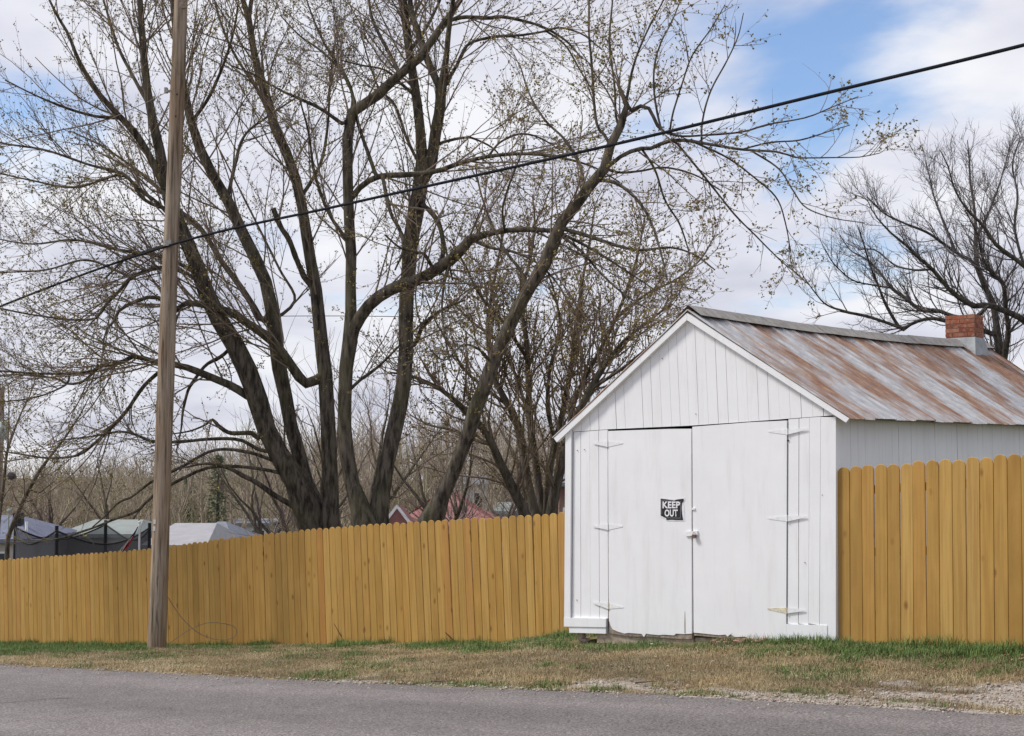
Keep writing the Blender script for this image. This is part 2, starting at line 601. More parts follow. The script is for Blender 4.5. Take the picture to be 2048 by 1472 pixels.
M = dict(
    paint=m_paint(), picket=m_picket(), pole=m_pole(), roof=m_roof(), asphalt=m_asphalt(), brick=m_brick(), net=m_net(),
    bark=m_bark('maple_bark', (0.030, 0.026, 0.022), (0.145, 0.122, 0.097), (0.12, 0.118, 0.055), 0.40),
    bark2=m_bark('grey_bark', (0.055, 0.046, 0.040), (0.15, 0.125, 0.10), (0.12, 0.125, 0.06), 0.35),
    bark3=m_bark('dark_bark', (0.038, 0.033, 0.030), (0.125, 0.108, 0.095), (0.11, 0.12, 0.06), 0.35),
    twig=flat('maple_twig', (0.22, 0.172, 0.138), 0.35, 2.0, 0.9, 0.1),
    twig2=flat('grey_twig', (0.215, 0.165, 0.125), 0.35, 1.2, 0.9, 0.1),
    twig3=flat('dark_twig', (0.16, 0.14, 0.138), 0.3, 2.0, 0.9, 0.1),
    twig4=flat('pink_brown_twig', (0.22, 0.165, 0.15), 0.3, 0.6, 0.9, 0.1),
    bud=flat('opening_bud', (0.34, 0.275, 0.095), 0.55, 4.0, 0.7, 0.2),
    bud2=flat('olive_bud', (0.31, 0.225, 0.085), 0.5, 3.0, 0.7, 0.2),
    woods=m_woods(),
    needles=flat('conifer_needles', (0.17, 0.185, 0.12), 0.4, 0.8, 0.9, 0.1),
    ground=m_vcol('verge_ground', 0.95, 22.0, 0.62, 0.6), grass=m_vcol('grass_blades', 0.75, 3.0, 0.2, 0.0, 0.25),
    stone=m_vcol('gravel_stone', 0.9, 60.0, 0.3, 0.0, 0.2),
    oldwood=flat('rotten_wood', (0.28, 0.225, 0.18), 0.5, 22.0, 0.95, 0.1, 0.4),
    greywood=flat('grey_board', (0.30, 0.28, 0.255), 0.3, 9.0, 0.9, 0.15, 0.3),
    rubble=flat('rubble_chips', (0.40, 0.24, 0.18), 0.5, 25.0, 0.95, 0.1, 0.3),
    fstone=flat('foundation_stone', (0.40, 0.32, 0.25), 0.35, 14.0, 0.95, 0.1, 0.5),
    mortar=flat('mortar', (0.40, 0.32, 0.26), 0.3, 30.0, 0.95, 0.1, 0.4),
    flash=flat('grey_flashing', (0.30, 0.315, 0.325), 0.25, 7.0, 0.6, 0.3, 0.15),
    hinge=flat('painted_steel', (0.80, 0.80, 0.80), 0.1, 30.0, 0.45, 0.4),
    hingerust=flat('rust_stained_paint', (0.66, 0.60, 0.44), 0.35, 40.0, 0.55, 0.4),
    rust=flat('rust', (0.26, 0.13, 0.07), 0.4, 60.0, 0.9, 0.2),
    lock=flat('rusty_lock', (0.15, 0.095, 0.07), 0.4, 60.0, 0.8, 0.3),
    steel=flat('dull_steel', (0.33, 0.31, 0.29), 0.3, 40.0, 0.45, 0.5),
    cable=flat('black_cable_sheath', (0.016, 0.018, 0.024), 0.3, 8.0, 0.9, 0.15),
    wire=flat('grey_wire', (0.22, 0.18, 0.14), 0.3, 8.0, 0.6, 0.3),
    tar=flat('tar_crack', (0.10, 0.09, 0.088), 0.3, 30.0, 0.9, 0.2),
    stick=flat('dead_stick', (0.115, 0.085, 0.060), 0.4, 14.0, 0.95, 0.1),
    cut=flat('fresh_cut_wood', (0.66, 0.52, 0.34), 0.15, 20.0, 0.9, 0.1),
    signw=flat('sign_white', (0.78, 0.78, 0.80), 0.08, 30.0, 0.5, 0.3),
    signk=flat('sign_black', (0.016, 0.015, 0.019), 0.3, 30.0, 0.45, 0.4),
    signg=flat('sign_grey', (0.30, 0.30, 0.32), 0.2, 30.0, 0.5, 0.3),
    hroof_b=flat('slate_blue_shingle', (0.17, 0.18, 0.235), 0.18, 3.0, 0.9, 0.2, 0.3),
    hroof_g=flat('pale_green_shingle', (0.27, 0.295, 0.275), 0.12, 3.0, 0.9, 0.2, 0.3),
    hroof_w=flat('pale_metal_roof', (0.34, 0.33, 0.335), 0.12, 2.0, 0.5, 0.4),
    hroof_d=flat('blue_grey_shingle', (0.20, 0.215, 0.245), 0.15, 3.0, 0.9, 0.2, 0.3),
    hroof_r=flat('faded_red_shingle', (0.29, 0.135, 0.125), 0.22, 2.5, 0.9, 0.2, 0.4),
    wall_w=flat('white_siding', (0.74, 0.74, 0.745), 0.06, 2.0, 0.7, 0.3),
    wall_b=flat('beige_siding', (0.47, 0.44, 0.40), 0.10, 2.0, 0.8, 0.2),
    wall_br=flat('brown_siding', (0.25, 0.15, 0.12), 0.18, 2.0, 0.8, 0.2),
    glass=flat('window_glass', (0.05, 0.06, 0.07), 0.3, 2.0, 0.12, 0.6),
    black=flat('black_plastic', (0.015, 0.016, 0.018), 0.3, 8.0, 0.6, 0.3),
    grn=flat('grey_green_paint', (0.36, 0.42, 0.39), 0.15, 6.0, 0.6, 0.3),
    blue=flat('flag_blue', (0.025, 0.04, 0.13), 0.2, 20.0, 0.9, 0.1),
    red=flat('flag_red', (0.42, 0.03, 0.045), 0.2, 20.0, 0.9, 0.1),
    white=flat('clean_white', (0.8, 0.8, 0.8), 0.05, 10.0, 0.6, 0.3),
)

# ------------------------------------------------------------------ ground and road
def grid_axis(parts_):
    out = []
    for a, b, n in parts_:
        out += list(np.linspace(a, b, n, endpoint=False))
    out.append(parts_[-1][1])
    return np.array(out)


def geo_axis(a, b, n):
    return list(np.sign(a) * np.geomspace(abs(a), abs(b), n))


sa = np.concatenate([np.array(geo_axis(-2500, -29, 46)), np.linspace(-28.9, -1, 400), np.array([0.5, 3, 6, 11, 20, 40, 80, 160, 320, 700, 1500, 2500])])
da = np.concatenate([np.array([-400, -150, -60, -25, -10, -4, 0, 2.9, 4, 7, 9, 10.6]), np.linspace(10.98, 16.6, 82), np.geomspace(16.9, 3800, 62)])
S, Dd = np.meshgrid(sa, da)
Zg = zg(S, Dd)
fine = ((Dd > 11.05) & (Dd < 17) & (S > -29) & (S < 0))
Zg = Zg + np.where(fine, (fbm(S * 2.2, Dd * 2.2, 3) - 0.5) * 0.06 + (fbm(S * 9, Dd * 9, 9) - 0.5) * 0.03, 0)
far = Dd > 24
Zg = Zg + np.where(far, (fbm(S * 0.03, Dd * 0.03, 5) - 0.5) * np.clip((Dd - 60) / 60, 0, 1) * 3.0, 0)
# worn gravel patches at the road edge (in street metres) and green growth
def f_gravel(s, D):
    px, py = pix(s, D, zg(s, D))
    top = np.interp(px, [-500, 350, 560, 700, 860, 920, 1110, 1190, 1340, 1400, 1600, 1800, 2048, 2500], [1500, 1500, 1362, 1350, 1355, 1374, 1376, 1362, 1364, 1378, 1374, 1367, 1368, 1366])
    nz = (fbm(s * 2.4, D * 2.4, 21) - 0.5) * 26
    g = np.clip((py - top + nz) / 7, 0, 1)
    streak = np.clip((fbm(s * 0.9, D * 5.5, 23) - 0.40) / 0.10, 0.12, 1)
    return np.where((D > 10.9) & (D < 14), g * streak, 0)


def f_green(s, D):
    px, py = pix(s, D, zg(s, D))
    low = np.interp(px, [-500, 0, 150, 280, 330, 420, 600, 760, 1000, 1140, 1300, 1450, 1600, 1700, 1800, 1950, 2048, 2500],
                    [1315, 1314, 1311, 1310, 1306, 1300, 1299, 1302, 1307, 1309, 1305, 1301, 1305, 1319, 1325, 1325, 1320, 1322])
    den = np.interp(px, [0, 290, 360, 640, 700, 1000, 1100, 1400, 1600, 1700], [1.7, 1.6, 0.5, 0.55, 0.75, 0.85, 1.1, 0.9, 1.2, 1.9])
    nz = fbm(s * 1.6, D * 1.6, 31)
    core = np.clip((low - py + (nz - 0.5) * 20) / 5, 0, 1) * np.clip((nz - 0.5) * 3 + den, 0, 1)
    n3 = fbm(s * 0.8, D * 1.6, 37)
    n4 = fbm(s * 3.1, D * 3.1, 39)
    patch = np.clip((n3 - 0.50) / 0.10, 0, 1) * np.clip((n4 - 0.36) / 0.2, 0, 1) * 0.62
    return np.where(D < 17, np.clip(np.maximum(core, patch), 0, 1), 0)


gr = f_gravel(S, Dd)
gn = f_green(S, Dd)
tone = fbm(S * 5, Dd * 5, 41)
c_straw = np.stack([0.40 + 0.12 * (tone - .5), 0.305 + 0.10 * (tone - .5), 0.165 + 0.07 * (tone - .5)], -1)
c_dirt = np.array([0.20, 0.145, 0.095])
dm = np.clip((fbm(S * 1.7, Dd * 2.6, 47) - 0.52) / 0.12, 0, 1)[..., None] * 0.7
cg = c_straw * (1 - dm) + c_dirt * dm
cg = cg * (1 - gn[..., None]) + np.array([0.13, 0.165, 0.055]) * gn[..., None]
cg = cg * (1 - gr[..., None]) + np.array([0.50, 0.44, 0.38]) * gr[..., None]
yard = np.clip((Dd - 16.6) / 0.5, 0, 1)[..., None]
ny = fbm(S * 0.25, Dd * 0.25, 51)[..., None]
cy_ = np.array([0.12, 0.13, 0.045]) * ny + np.array([0.20, 0.16, 0.085]) * (1 - ny)
cg = cg * (1 - yard) + cy_ * yard
wd = np.clip((Dd - 62) / 14, 0, 1)[..., None]
nw = fbm(S * 0.06, Dd * 0.06, 53)[..., None]
cg = cg * (1 - wd) + (np.array([0.19, 0.135, 0.085]) * nw + np.array([0.17, 0.15, 0.07]) * (1 - nw)) * wd
nD, nS = S.shape
idx = np.arange(nD * nS).reshape(nD, nS)
GF = np.stack([idx[:-1, :-1], idx[:-1, 1:], idx[1:, 1:], idx[1:, :-1]], -1).reshape(-1, 4)
gme = meshdata('ground', WA(S, Dd, Zg).reshape(-1, 3), GF, True)


def vcol(me, c):
    a = me.attributes.new('Col', 'FLOAT_COLOR', 'POINT')
    c = np.asarray(c, np.float32).reshape(-1, 3)
    a.data.foreach_set('color', np.concatenate([c, np.ones((len(c), 1), np.float32)], 1).ravel())


vcol(gme, np.clip(cg, 0.01, 1))
tag(link('ground', gme, M['ground']), kind='structure')

rs = np.concatenate([np.array(geo_axis(-1500, -30, 20)), np.linspace(-29.5, 0, 300), np.array([2, 5, 10, 20, 40, 80, 160, 400, 1500])])
RD = np.array([2.6, 4, 5.5, 7.0, 8.5, 9.8, 10.6, 11.0, 11.2])
RS, RDD = np.meshgrid(rs, RD)
edge_j = (fbm(rs * 1.9, rs * 0 + 3.3, 61) - 0.5) * 0.22 + (fbm(rs * 9, rs * 0 + 1.3, 63) - 0.5) * 0.08
RDD = RDD + np.where(RDD >= 11.19, edge_j[None, :], 0)
RZ = z_edge(RS) + 0.035 * np.clip(1 - ((RDD - 7) / 4.2) ** 2, 0, 1) - 0.004
RZ = np.where(RDD > 11.05, RZ - 0.012, RZ)
nD, nS = RS.shape
idx = np.arange(nD * nS).reshape(nD, nS)
RF = np.stack([idx[:-1, :-1], idx[:-1, 1:], idx[1:, 1:], idx[1:, :-1]], -1).reshape(-1, 4)
road = tag(part('road', WA(RS, RDD, RZ).reshape(-1, 3), RF, M['asphalt'], None, True), kind='structure')


def road_z(s, D):
    return float(z_edge(s) + 0.035 * max(0, 1 - ((D - 7) / 4.2) ** 2) - 0.004)


def crack(pts, w=0.012):
    """thin tar line on the road from picture points"""
    Q = []
    for px, py in pts:
        r = ray(px, py)
        k = 5.0
        for k in np.arange(5, 40, 0.03):
            P = CAM0 + r * k
            if P[2] < road_z(UV @ P[:2], NV @ P[:2]):
                break
        Q.append(P)
    Q = crom(np.array(Q), 16)
    V, F = [], []
    for i, p in enumerate(Q):
        ww = w * (0.5 + random.random()) * (0.4 if i in (0, 15) else 1)
        for sg in (-1, 1):
            x, y = p[0], p[1] + sg * ww
            V.append((x, y, road_z(UV @ np.array([x, y]), NV @ np.array([x, y])) + 0.004))
    for i in range(15):
        F.append((2 * i, 2 * i + 2, 2 * i + 3, 2 * i + 1))
    part('crack', V, F, M['tar'], road)


crack([(-40, 1409), (30, 1405), (90, 1399), (150, 1396)], 0.011)
crack([(400, 1376), (450, 1370), (505, 1366)], 0.008)


def clutter(name, n, sampler, builder, mat, label, cat):
    V, F, C = builder(*sampler(n))
    me = meshdata(name, V, F)
    vcol(me, C)
    return tag(link(name, me, mat), label, cat, kind='stuff')


def blades(s, D, L, w, lean, col, az=None):
    """curved three-face grass blades"""
    n = len(s)
    z0 = zg(s, D) + (fbm(s * 2.2, D * 2.2, 3) - 0.5) * 0.06 - 0.008
    B = WA(s, D, z0)
    if az is None:
        az = RNG.uniform(0, 2 * pi, n)
    dr = np.stack([np.cos(az), np.sin(az), np.zeros(n)], -1)
    sd = np.stack([-np.sin(az), np.cos(az), np.zeros(n)], -1)
    up = np.array([0, 0, 1.0])
    L = L[:, None]
    w = w[:, None]
    ln = lean[:, None]
    mid = B + dr * L * 0.35 * ln + up * L * 0.6 * np.sqrt(np.clip(1 - (0.6 * ln) ** 2, 0.02, 1))
    tip = B + dr * L * ln + up * L * np.sqrt(np.clip(1 - ln ** 2, 0.004, 1))
    V = np.stack([B - sd * w, B + sd * w, mid + sd * w * 0.7, mid - sd * w * 0.7, tip], 1).reshape(-1, 3)
    i = np.arange(n)[:, None] * 5
    F = np.concatenate([i + np.array([[0, 1, 2]]), i + np.array([[0, 2, 3]]), i + np.array([[3, 2, 4]])])
    return V, F, np.repeat(col, 5, axis=0)


def fence_line(s):
    return np.interp(s, [-28, -10.2, -10.0, -6.4, -1], [16.52, 16.52, 14.2, 14.22, 14.26])


def cand(n):
    s = RNG.uniform(-27.5, -1.8, n)
    D = D_EDGE - 0.05 + RNG.uniform(0, 1, n) * (fence_line(s) - D_EDGE + 0.05)
    return s, D


s, D = cand(620000)
g = f_green(s, D)
keep = RNG.uniform(0, 1, len(s)) < g * 0.70 * (1 - f_gravel(s, D)) 
s, D, g = s[keep], D[keep], g[keep]
n = len(s)
tn = RNG.uniform(0, 1, (n, 1))
col = np.array([0.075, 0.155, 0.034]) * (1 - tn) + np.array([0.205, 0.265, 0.085]) * tn
tuft = 1 + 0.7 * np.clip(1 - (fence_line(s) - D) / 0.35, 0, 1) * (fbm(s * 3.3, D * 2, 71) > 0.47) + 0.8 * np.clip((fbm(s * 4.1, D * 4.1, 73) - 0.58) / 0.1, 0, 1)
V, F, C = blades(s, D, RNG.uniform(0.02, 0.07, n) * (0.35 + 0.95 * g) * tuft, RNG.uniform(0.0022, 0.0042, n), RNG.uniform(0.2, 0.95, n), col)
me = meshdata('green_grass', V, F)
vcol(me, C)
tag(link('green_grass', me, M['grass']), 'short green spring grass along the foot of fence and shed', 'grass', kind='stuff')

s, D = cand(330000)
g = f_gravel(s, D) * 0.97
keep = (RNG.uniform(0, 1, len(s)) > g) & (RNG.uniform(0, 1, len(s)) > f_green(s, D) * 0.65)
s, D = s[keep][:190000], D[keep][:190000]
n = len(s)
tn = RNG.uniform(0, 1, (n, 1)) ** 1.3
col = np.array([0.56, 0.45, 0.27]) * (1 - tn) + np.array([0.21, 0.145, 0.08]) * tn
pt = np.clip((fbm(s * 1.1, D * 2.0, 57) - 0.5) * 3.2 + 0.5, 0, 1)[:, None]
pb = np.clip((fbm(s * 2.7, D * 3.7, 59) - 0.5) * 4 + 0.5, 0, 1)[:, None]
col = col * (0.62 + 0.5 * pt) * (np.array([1, 0.93, 0.86]) * (1 - pb) + np.array([1, 1.03, 1.06]) * pb)
gi = (RNG.uniform(0, 1, n) < 0.14)[:, None]
col = np.where(gi, np.array([0.15, 0.17, 0.06]), col)
V, F, C = blades(s, D, RNG.uniform(0.025, 0.11, n), RNG.uniform(0.0010, 0.0024, n), RNG.uniform(0.86, 0.9995, n), col)
me = meshdata('dry_grass', V, F)
vcol(me, C)
tag(link('dry_grass', me, M['grass']), 'flattened straw coloured dead grass on the roadside verge', 'grass', kind='stuff')


def stones(s, D, r, col, zoff=0.0):
    n = len(s)
    z0 = np.where(D > D_EDGE, zg(s, D) + (fbm(s * 2.2, D * 2.2, 3) - 0.5) * 0.06, z_edge(s) - 0.004 + 0.035 * np.clip(1 - ((D - 7) / 4.2) ** 2, 0, 1)) + zoff
    B = WA(s, D, z0 + r * 0.3)
    O = np.array([(1, 0, 0), (0, 1, 0), (-1, 0, 0), (0, -1, 0), (0, 0, 0.75), (0, 0, -0.75)], float)
    V = B[:, None, :] + O[None] * r[:, None, None] * RNG.uniform(0.6, 1.25, (n, 6, 1)) + RNG.normal(0, 0.15, (n, 6, 3)) * r[:, None, None]
    T = np.array([(0, 1, 4), (1, 2, 4), (2, 3, 4), (3, 0, 4), (1, 0, 5), (2, 1, 5), (3, 2, 5), (0, 3, 5)])
    F = (np.arange(n)[:, None, None] * 6 + T[None]).reshape(-1, 3)
    return V.reshape(-1, 3), F, np.repeat(col, 6, axis=0)


s, D = cand(90000)
g = f_gravel(s, D)
keep = RNG.uniform(0, 1, len(s)) < g * 0.95 + 0.012
s, D = s[keep][:15000], D[keep][:15000]
s2 = RNG.uniform(-24, -2, 1800)
D2_ = D_EDGE + 0.05 - RNG.exponential(0.16, 1800)
s, D = np.concatenate([s, s2]), np.concatenate([D, D2_])
n = len(s)
tn = RNG.uniform(0, 1, (n, 1))
col = np.array([0.62, 0.54, 0.46]) * (1 - tn) + np.array([0.33, 0.265, 0.205]) * tn
V, F, C = stones(s, D, RNG.uniform(0.004, 0.016, n) * np.where(RNG.uniform(0, 1, n) < 0.04, 1.7, 1), col)
me = meshdata('gravel', V, F)
vcol(me, C)
tag(link('gravel', me, M['stone']), 'pale crushed gravel scattered along the asphalt edge', 'gravel', kind='stuff')

# dead leaves lying on the verge
s, D = cand(5200)
n = len(s)
tn = RNG.uniform(0, 1, (n, 1))
col = np.array([0.25, 0.145, 0.085]) * (1 - tn) + np.array([0.42, 0.31, 0.20]) * tn
z0 = zg(s, D) + (fbm(s * 2.2, D * 2.2, 3) - 0.5) * 0.06 + 0.02
B = WA(s, D, z0)
r = RNG.uniform(0.007, 0.021, n)
az = RNG.uniform(0, 2 * pi, n)
V = np.stack([B + r[:, None] * np.stack([np.cos(az + k * pi / 2) * (1.5 if k % 2 else 0.8), np.sin(az + k * pi / 2) * (1.5 if k % 2 else 0.8), RNG.uniform(-0.3, 0.7, n)], -1) for k in range(4)], 1).reshape(-1, 3)
i = np.arange(n)[:, None] * 4
F = np.concatenate([i + np.array([[0, 1, 2]]), i + np.array([[0, 2, 3]])])
me = meshdata('dead_leaves', V, F)
vcol(me, np.repeat(col, 4, axis=0))
tag(link('dead_leaves', me, M['grass']), 'brown dead leaves strewn over the roadside verge', 'leaves', kind='stuff')

# ------------------------------------------------------------------ picket fences
def picket_mesh(k):
    rr = random.Random(k)
    w, h, t = 0.1385, 1.83, 0.017
    w *= rr.uniform(0.985, 1.0)

    def outline(e):
        hw, top = w / 2 - e, h - e
        pr = [(-hw, 0), (hw, 0), (hw, h - 0.055)]
        for a in np.linspace(0, pi, 9)[1:-1]:
            pr.append((hw * 0.985 * cos(a), h - 0.055 + (0.055 - e) * sin(a)))
        return pr + [(-hw, h - 0.055)]
    bow = rr.uniform(-0.004, 0.004)
    V = [(x, y + bow * sin(z / h * pi), z) for e, y in ((0.0045, -t), (0.0, -t + 0.006), (0.0, 0.0)) for x, z in outline(e)]
    n_ = len(V) // 3
    F = [tuple(range(n_)), tuple(range(3 * n_ - 1, 2 * n_ - 1, -1))]
    for r in (0, n_):
        F += [(r + i, r + i + n_, r + (i + 1) % n_ + n_, r + (i + 1) % n_) for i in range(n_)]
    me = meshdata('picket', V, F)
    me.materials.append(M['picket'])
    return me


PICK = [picket_mesh(k) for k in range(8)]


def fence(label, D, s0, s1, topx, topy, botx, boty, tiltx, tilty):
    base = W((s0 + s1) / 2, D, float(zg((s0 + s1) / 2, D)))
    root = thing('picket_fence', base, label, 'fence')
    xs = np.linspace(-900, 3000, 400)
    sx = np.array([onD(x, 1150, D)[0] for x in xs])
    k = 0
    s_ = s0
    ends = []
    while s_ < s1:
        px = np.interp(s_, sx, xs)
        zt = onD(px, np.interp(px, topx, topy), D)[1]
        zb = onD(px, np.interp(px, botx, boty), D)[1]
        tl = np.interp(px, tiltx, tilty) + random.gauss(0, 0.0022)
        h = (zt - zb) / cos(tl)
        o = link('picket', PICK[random.randrange(8)], None, root, W(s_, D + random.uniform(-0.001, 0.001), zb - 0.06 + random.uniform(-0.012, 0.012)), (0, tl, -PHI))
        o.scale = (1, 1, (h + 0.06) / 1.83 + random.uniform(-0.003, 0.003))
        ends.append((s_, zb, zt, tl))
        s_ += 0.1405 + random.uniform(-0.001, 0.001)
    # rails and posts behind the pickets
    for f in (0.14, 0.5, 0.86):
        pts = np.array([W(e[0] + e[3] * f * 1.8, D + 0.03, e[1] + f * (e[2] - e[1])) for e in ends[::4] + [ends[-1]]])
        items = []
        for a, b in zip(pts[:-1], pts[1:]):
            q = []
            for p in (a, b):
                for dy, dz in ((-0.009, -0.045), (0.022, -0.045), (0.022, 0.045), (-0.009, 0.045)):
                    q.append((p[0] + NV[0] * dy, p[1] + NV[1] * dy, p[2] + dz))
            items.append((q, [(0, 1, 5, 4), (1, 2, 6, 5), (2, 3, 7, 6), (3, 0, 4, 7)]))
        V, F = join(items)
        part('rail', V, F, M['picket'], root)
    for e in ends[3::17]:
        V = box(-0.045, 0.045, 0.055, 0.145, -0.4, e[2] - e[1] - 0.08)
        link('post', meshdata('post', V, BOXF), M['picket'], root, W(e[0], D, e[1]), (0, 0, -PHI))
    return root


fence('long amber picket fence with rounded tops running left from the white shed', D_FENCE, -27.3, -10.35,
      [-200, 0, 100, 200, 300, 337, 450, 601, 720, 850, 1000, 1130], [1132, 1120, 1113, 1106, 1098, 1093, 1078, 1061, 1051, 1043, 1034, 1024],
      [-200, 0, 300, 500, 700, 900, 1130], [1297, 1294, 1294, 1290, 1288, 1286, 1283],
      [0, 500, 900, 1000, 1130], [-0.075, -0.066, -0.066, -0.05, -0.025])
fence('short amber picket fence with rounded tops right of the white shed', D_SHED + 0.06, -6.345, -1.6,
      [1600, 1672, 1720, 1800, 1900, 2000, 2048, 2400], [942, 936, 932, 927, 919, 911, 907, 880],
      [1600, 1672, 2048, 2400], [1276, 1277, 1286, 1292], [1672, 2048], [0.012, 0.014])

# ------------------------------------------------------------------ shed
DS = D_SHED
shed_base = W(-8.2, DS, float(zg(-8.2, DS)))
shed = thing('shed', shed_base, 'white board shed with rusty metal gable roof and double doors', 'shed')


def FP(px, py, D=DS):
    return onD(px, py, D)


def board(name, pts, d0, d1, mat, parent=shed, D=DS):
    V, F = prism([FP(x, y, D) for x, y in pts], D + d0, D + d1)
    return part(name, V, F, mat, parent)


GX = [1146, 1163, 1181, 1198, 1215.5, 1233, 1251, 1269, 1287, 1306, 1324, 1343.5, 1361, 1379, 1398, 1417, 1437, 1457, 1477, 1497, 1518, 1538.5, 1559.5, 1581, 1603, 1625.5, 1647, 1671]


def g_bottom(x):
    return np.interp(x, [1140, 1216, 1384, 1575, 1672], [864, 858.5, 851, 837.5, 830])


def g_top(x):
    return np.interp(x, [1130, 1374, 1690], [866, 634, 848])


def up_x(x, y):   # gable boards lean a little to the left towards their tops
    return x - 0.043 * (g_bottom(x) - y)


for a, b in zip(GX[:-1], GX[1:]):
    g_ = random.choice([0.3, 0.45, 0.45, 0.7, 1.0])
    a2, b2 = a + g_ / 2, b - g_ / 2
    ya, yb = g_bottom(a2), g_bottom(b2)
    # intersect the leaning edges with the rake line
    def tops(x):
        y = g_bottom(x)
        for _ in range(30):
            y = g_top(up_x(x, y)) - 4
        return up_x(x, y), y
    ta, tb = tops(a2), tops(b2)
    pts = [(a2, ya), (b2, yb)]
    if tb[1] < yb - 1:
        pts.append(tb)
    if ta[0] < 1374 < tb[0]:
        pts.append((1374, 631))
    if ta[1] < ya - 1:
        pts.append(ta)
    if len(pts) > 2:
        board('siding_board', pts, random.uniform(-0.003, 0.003), 0.022, M['paint'])

# boards beside the doors
LT = [(1146.5, 1143.5), (1161, 1161.5), (1179, 1180.5), (1197, 1199), (1215.3, 1216.5)]
for i in range(4):
    g_ = [0.7, 0.5, 0.5, 0.7][i]
    a, b = LT[i], LT[i + 1]
    board('siding_board', [(a[1] + g_, 1236), (b[1] - g_ / 2, 1237), (b[0] - g_ / 2, g_bottom(b[0]) + 1), (a[0] + g_, g_bottom(a[0]) + 1)], random.uniform(-0.002, 0.003), 0.022, M['paint'])
RT = [(1576.5, 1574.8), (1597.7, 1596.5), (1619, 1617), (1641.5, 1639)]
for i in range(3):
    g_ = [0.5, 1.6, 0.6][i]
    a, b = RT[i], RT[i + 1]
    board('siding_board', [(a[1] + g_ / 2, 1247), (b[1] - 0.5, 1250), (b[0] - 0.5, g_bottom(b[0]) + 1), (a[0] + g_ / 2, g_bottom(a[0]) + 1)], random.uniform(-0.002, 0.003), 0.022, M['paint'])
board('corner_board', [(1131, 1252), (1142.5, 1252), (1145.2, 858), (1133.5, 866)], -0.03, 0.05, M['paint'])
board('corner_board', [(1639.8, 1281), (1672, 1281), (1672, 834), (1642, 834)], -0.006, 0.05, M['paint'])
board('sill_board', [(1131, 1252.5), (1214.5, 1254), (1214.5, 1236.5), (1131, 1235)], -0.034, 0.02, M['paint'])
board('sill_board', [(1140.5, 1265), (1213.5, 1267), (1213.5, 1254.6), (1140.5, 1253)], -0.022, 0.05, M['paint'])
board('sill_board', [(1573.5, 1281), (1590, 1280.5), (1592, 1278), (1597, 1281), (1640, 1280), (1655, 1280), (1655, 1250.5), (1573.5, 1248)], -0.014, 0.05, M['paint'])

# doors
def door(name, pts, rot, label):
    d = board(name, pts, -0.012, 0.022, M['paint'])
    d['label'] = label
    board('rotten_edge', rot, -0.004, 0.018, M['oldwood'], d)
    return d


dl = door('door', [(1219, 1240), (1222.5, 1252), (1226, 1258), (1235, 1262.5), (1250, 1267), (1258, 1265.5), (1270, 1266.5), (1284, 1267.5), (1289, 1274), (1293, 1267), (1302, 1268.5), (1320, 1270), (1327, 1269), (1349, 1270.5), (1353, 1267), (1368, 1268), (1384.5, 1267),
                   (1383.4, 857.5), (1340, 857.8), (1217.2, 862)],
          [(1217.5, 1236), (1219, 1266), (1250, 1271), (1262, 1273), (1300, 1273), (1330, 1276), (1370, 1278), (1384, 1278), (1384, 1200), (1219, 1200)], 'left door leaf with a chipped rotten lower edge')
dr = door('door', [(1388.2, 1265), (1410, 1267), (1438, 1270), (1452, 1269), (1456, 1273), (1462, 1268), (1470, 1274), (1490, 1273), (1502, 1278), (1520, 1279), (1540, 1283), (1572.8, 1284),
                   (1574.6, 841), (1500, 844.5), (1385.6, 853.5)],
          [(1388.5, 1271), (1450, 1276), (1500, 1279), (1540, 1280), (1540, 1200), (1388.5, 1200)], 'right door leaf overlapping the other')
# a split low on the left leaf
board('split', [(1370.4, 1266), (1371.6, 1266), (1371.4, 1240), (1370.8, 1222), (1370.2, 1245)], -0.016, -0.0125, M['oldwood'], dl)


def hinge(cx_, cy_, ll, lr, dl_, dr_, parent, mat):
    """strap hinge: two tapering leaves and a knuckle"""
    hh = 9.5
    board('hinge_leaf', [(cx_ - ll, cy_ - 1.6 + dl_), (cx_ - ll, cy_ + 0.6 + dl_), (cx_ - 1, cy_ + hh / 2 + 2), (cx_ - 1, cy_ - hh / 2)], -0.0165, -0.0128, mat, parent)
    board('hinge_leaf', [(cx_ + 1, cy_ - hh / 2), (cx_ + 1, cy_ + hh / 2 + 2), (cx_ + lr, cy_ + 0.6 + dr_), (cx_ + lr, cy_ - 1.6 + dr_)], -0.0165, -0.0128, M['hinge'], parent)
    s0, z0 = FP(cx_, cy_ + hh / 2 + 2.5)
    s1, z1 = FP(cx_, cy_ - hh / 2 - 1.5)
    P = np.array([[W(s0, DS - 0.02, z0), W(s1, DS - 0.02, z1)]])
    V, F = tubes(P, np.full((1, 2), 0.0065), 8)
    part('hinge_pin', V, F, M['hingerust'] if cy_ > 1100 else M['hinge'], parent, True)


hinge(1216.5, 887, 29, 30, 0, 0, dl, M['hinge'])
hinge(1217.5, 1053, 30, 29, 0, 0, dl, M['hinge'])
hinge(1218.5, 1211, 31, 29, -5, 4, dl, M['hinge'])
hinge(1576, 862.5, 38, 39, 1, -4, dr, M['hinge'])
hinge(1575.3, 1036, 38, 38, 1, -2, dr, M['hinge'])
hinge(1574.3, 1220, 38, 36, -2, 1, dr, M['hingerust'])
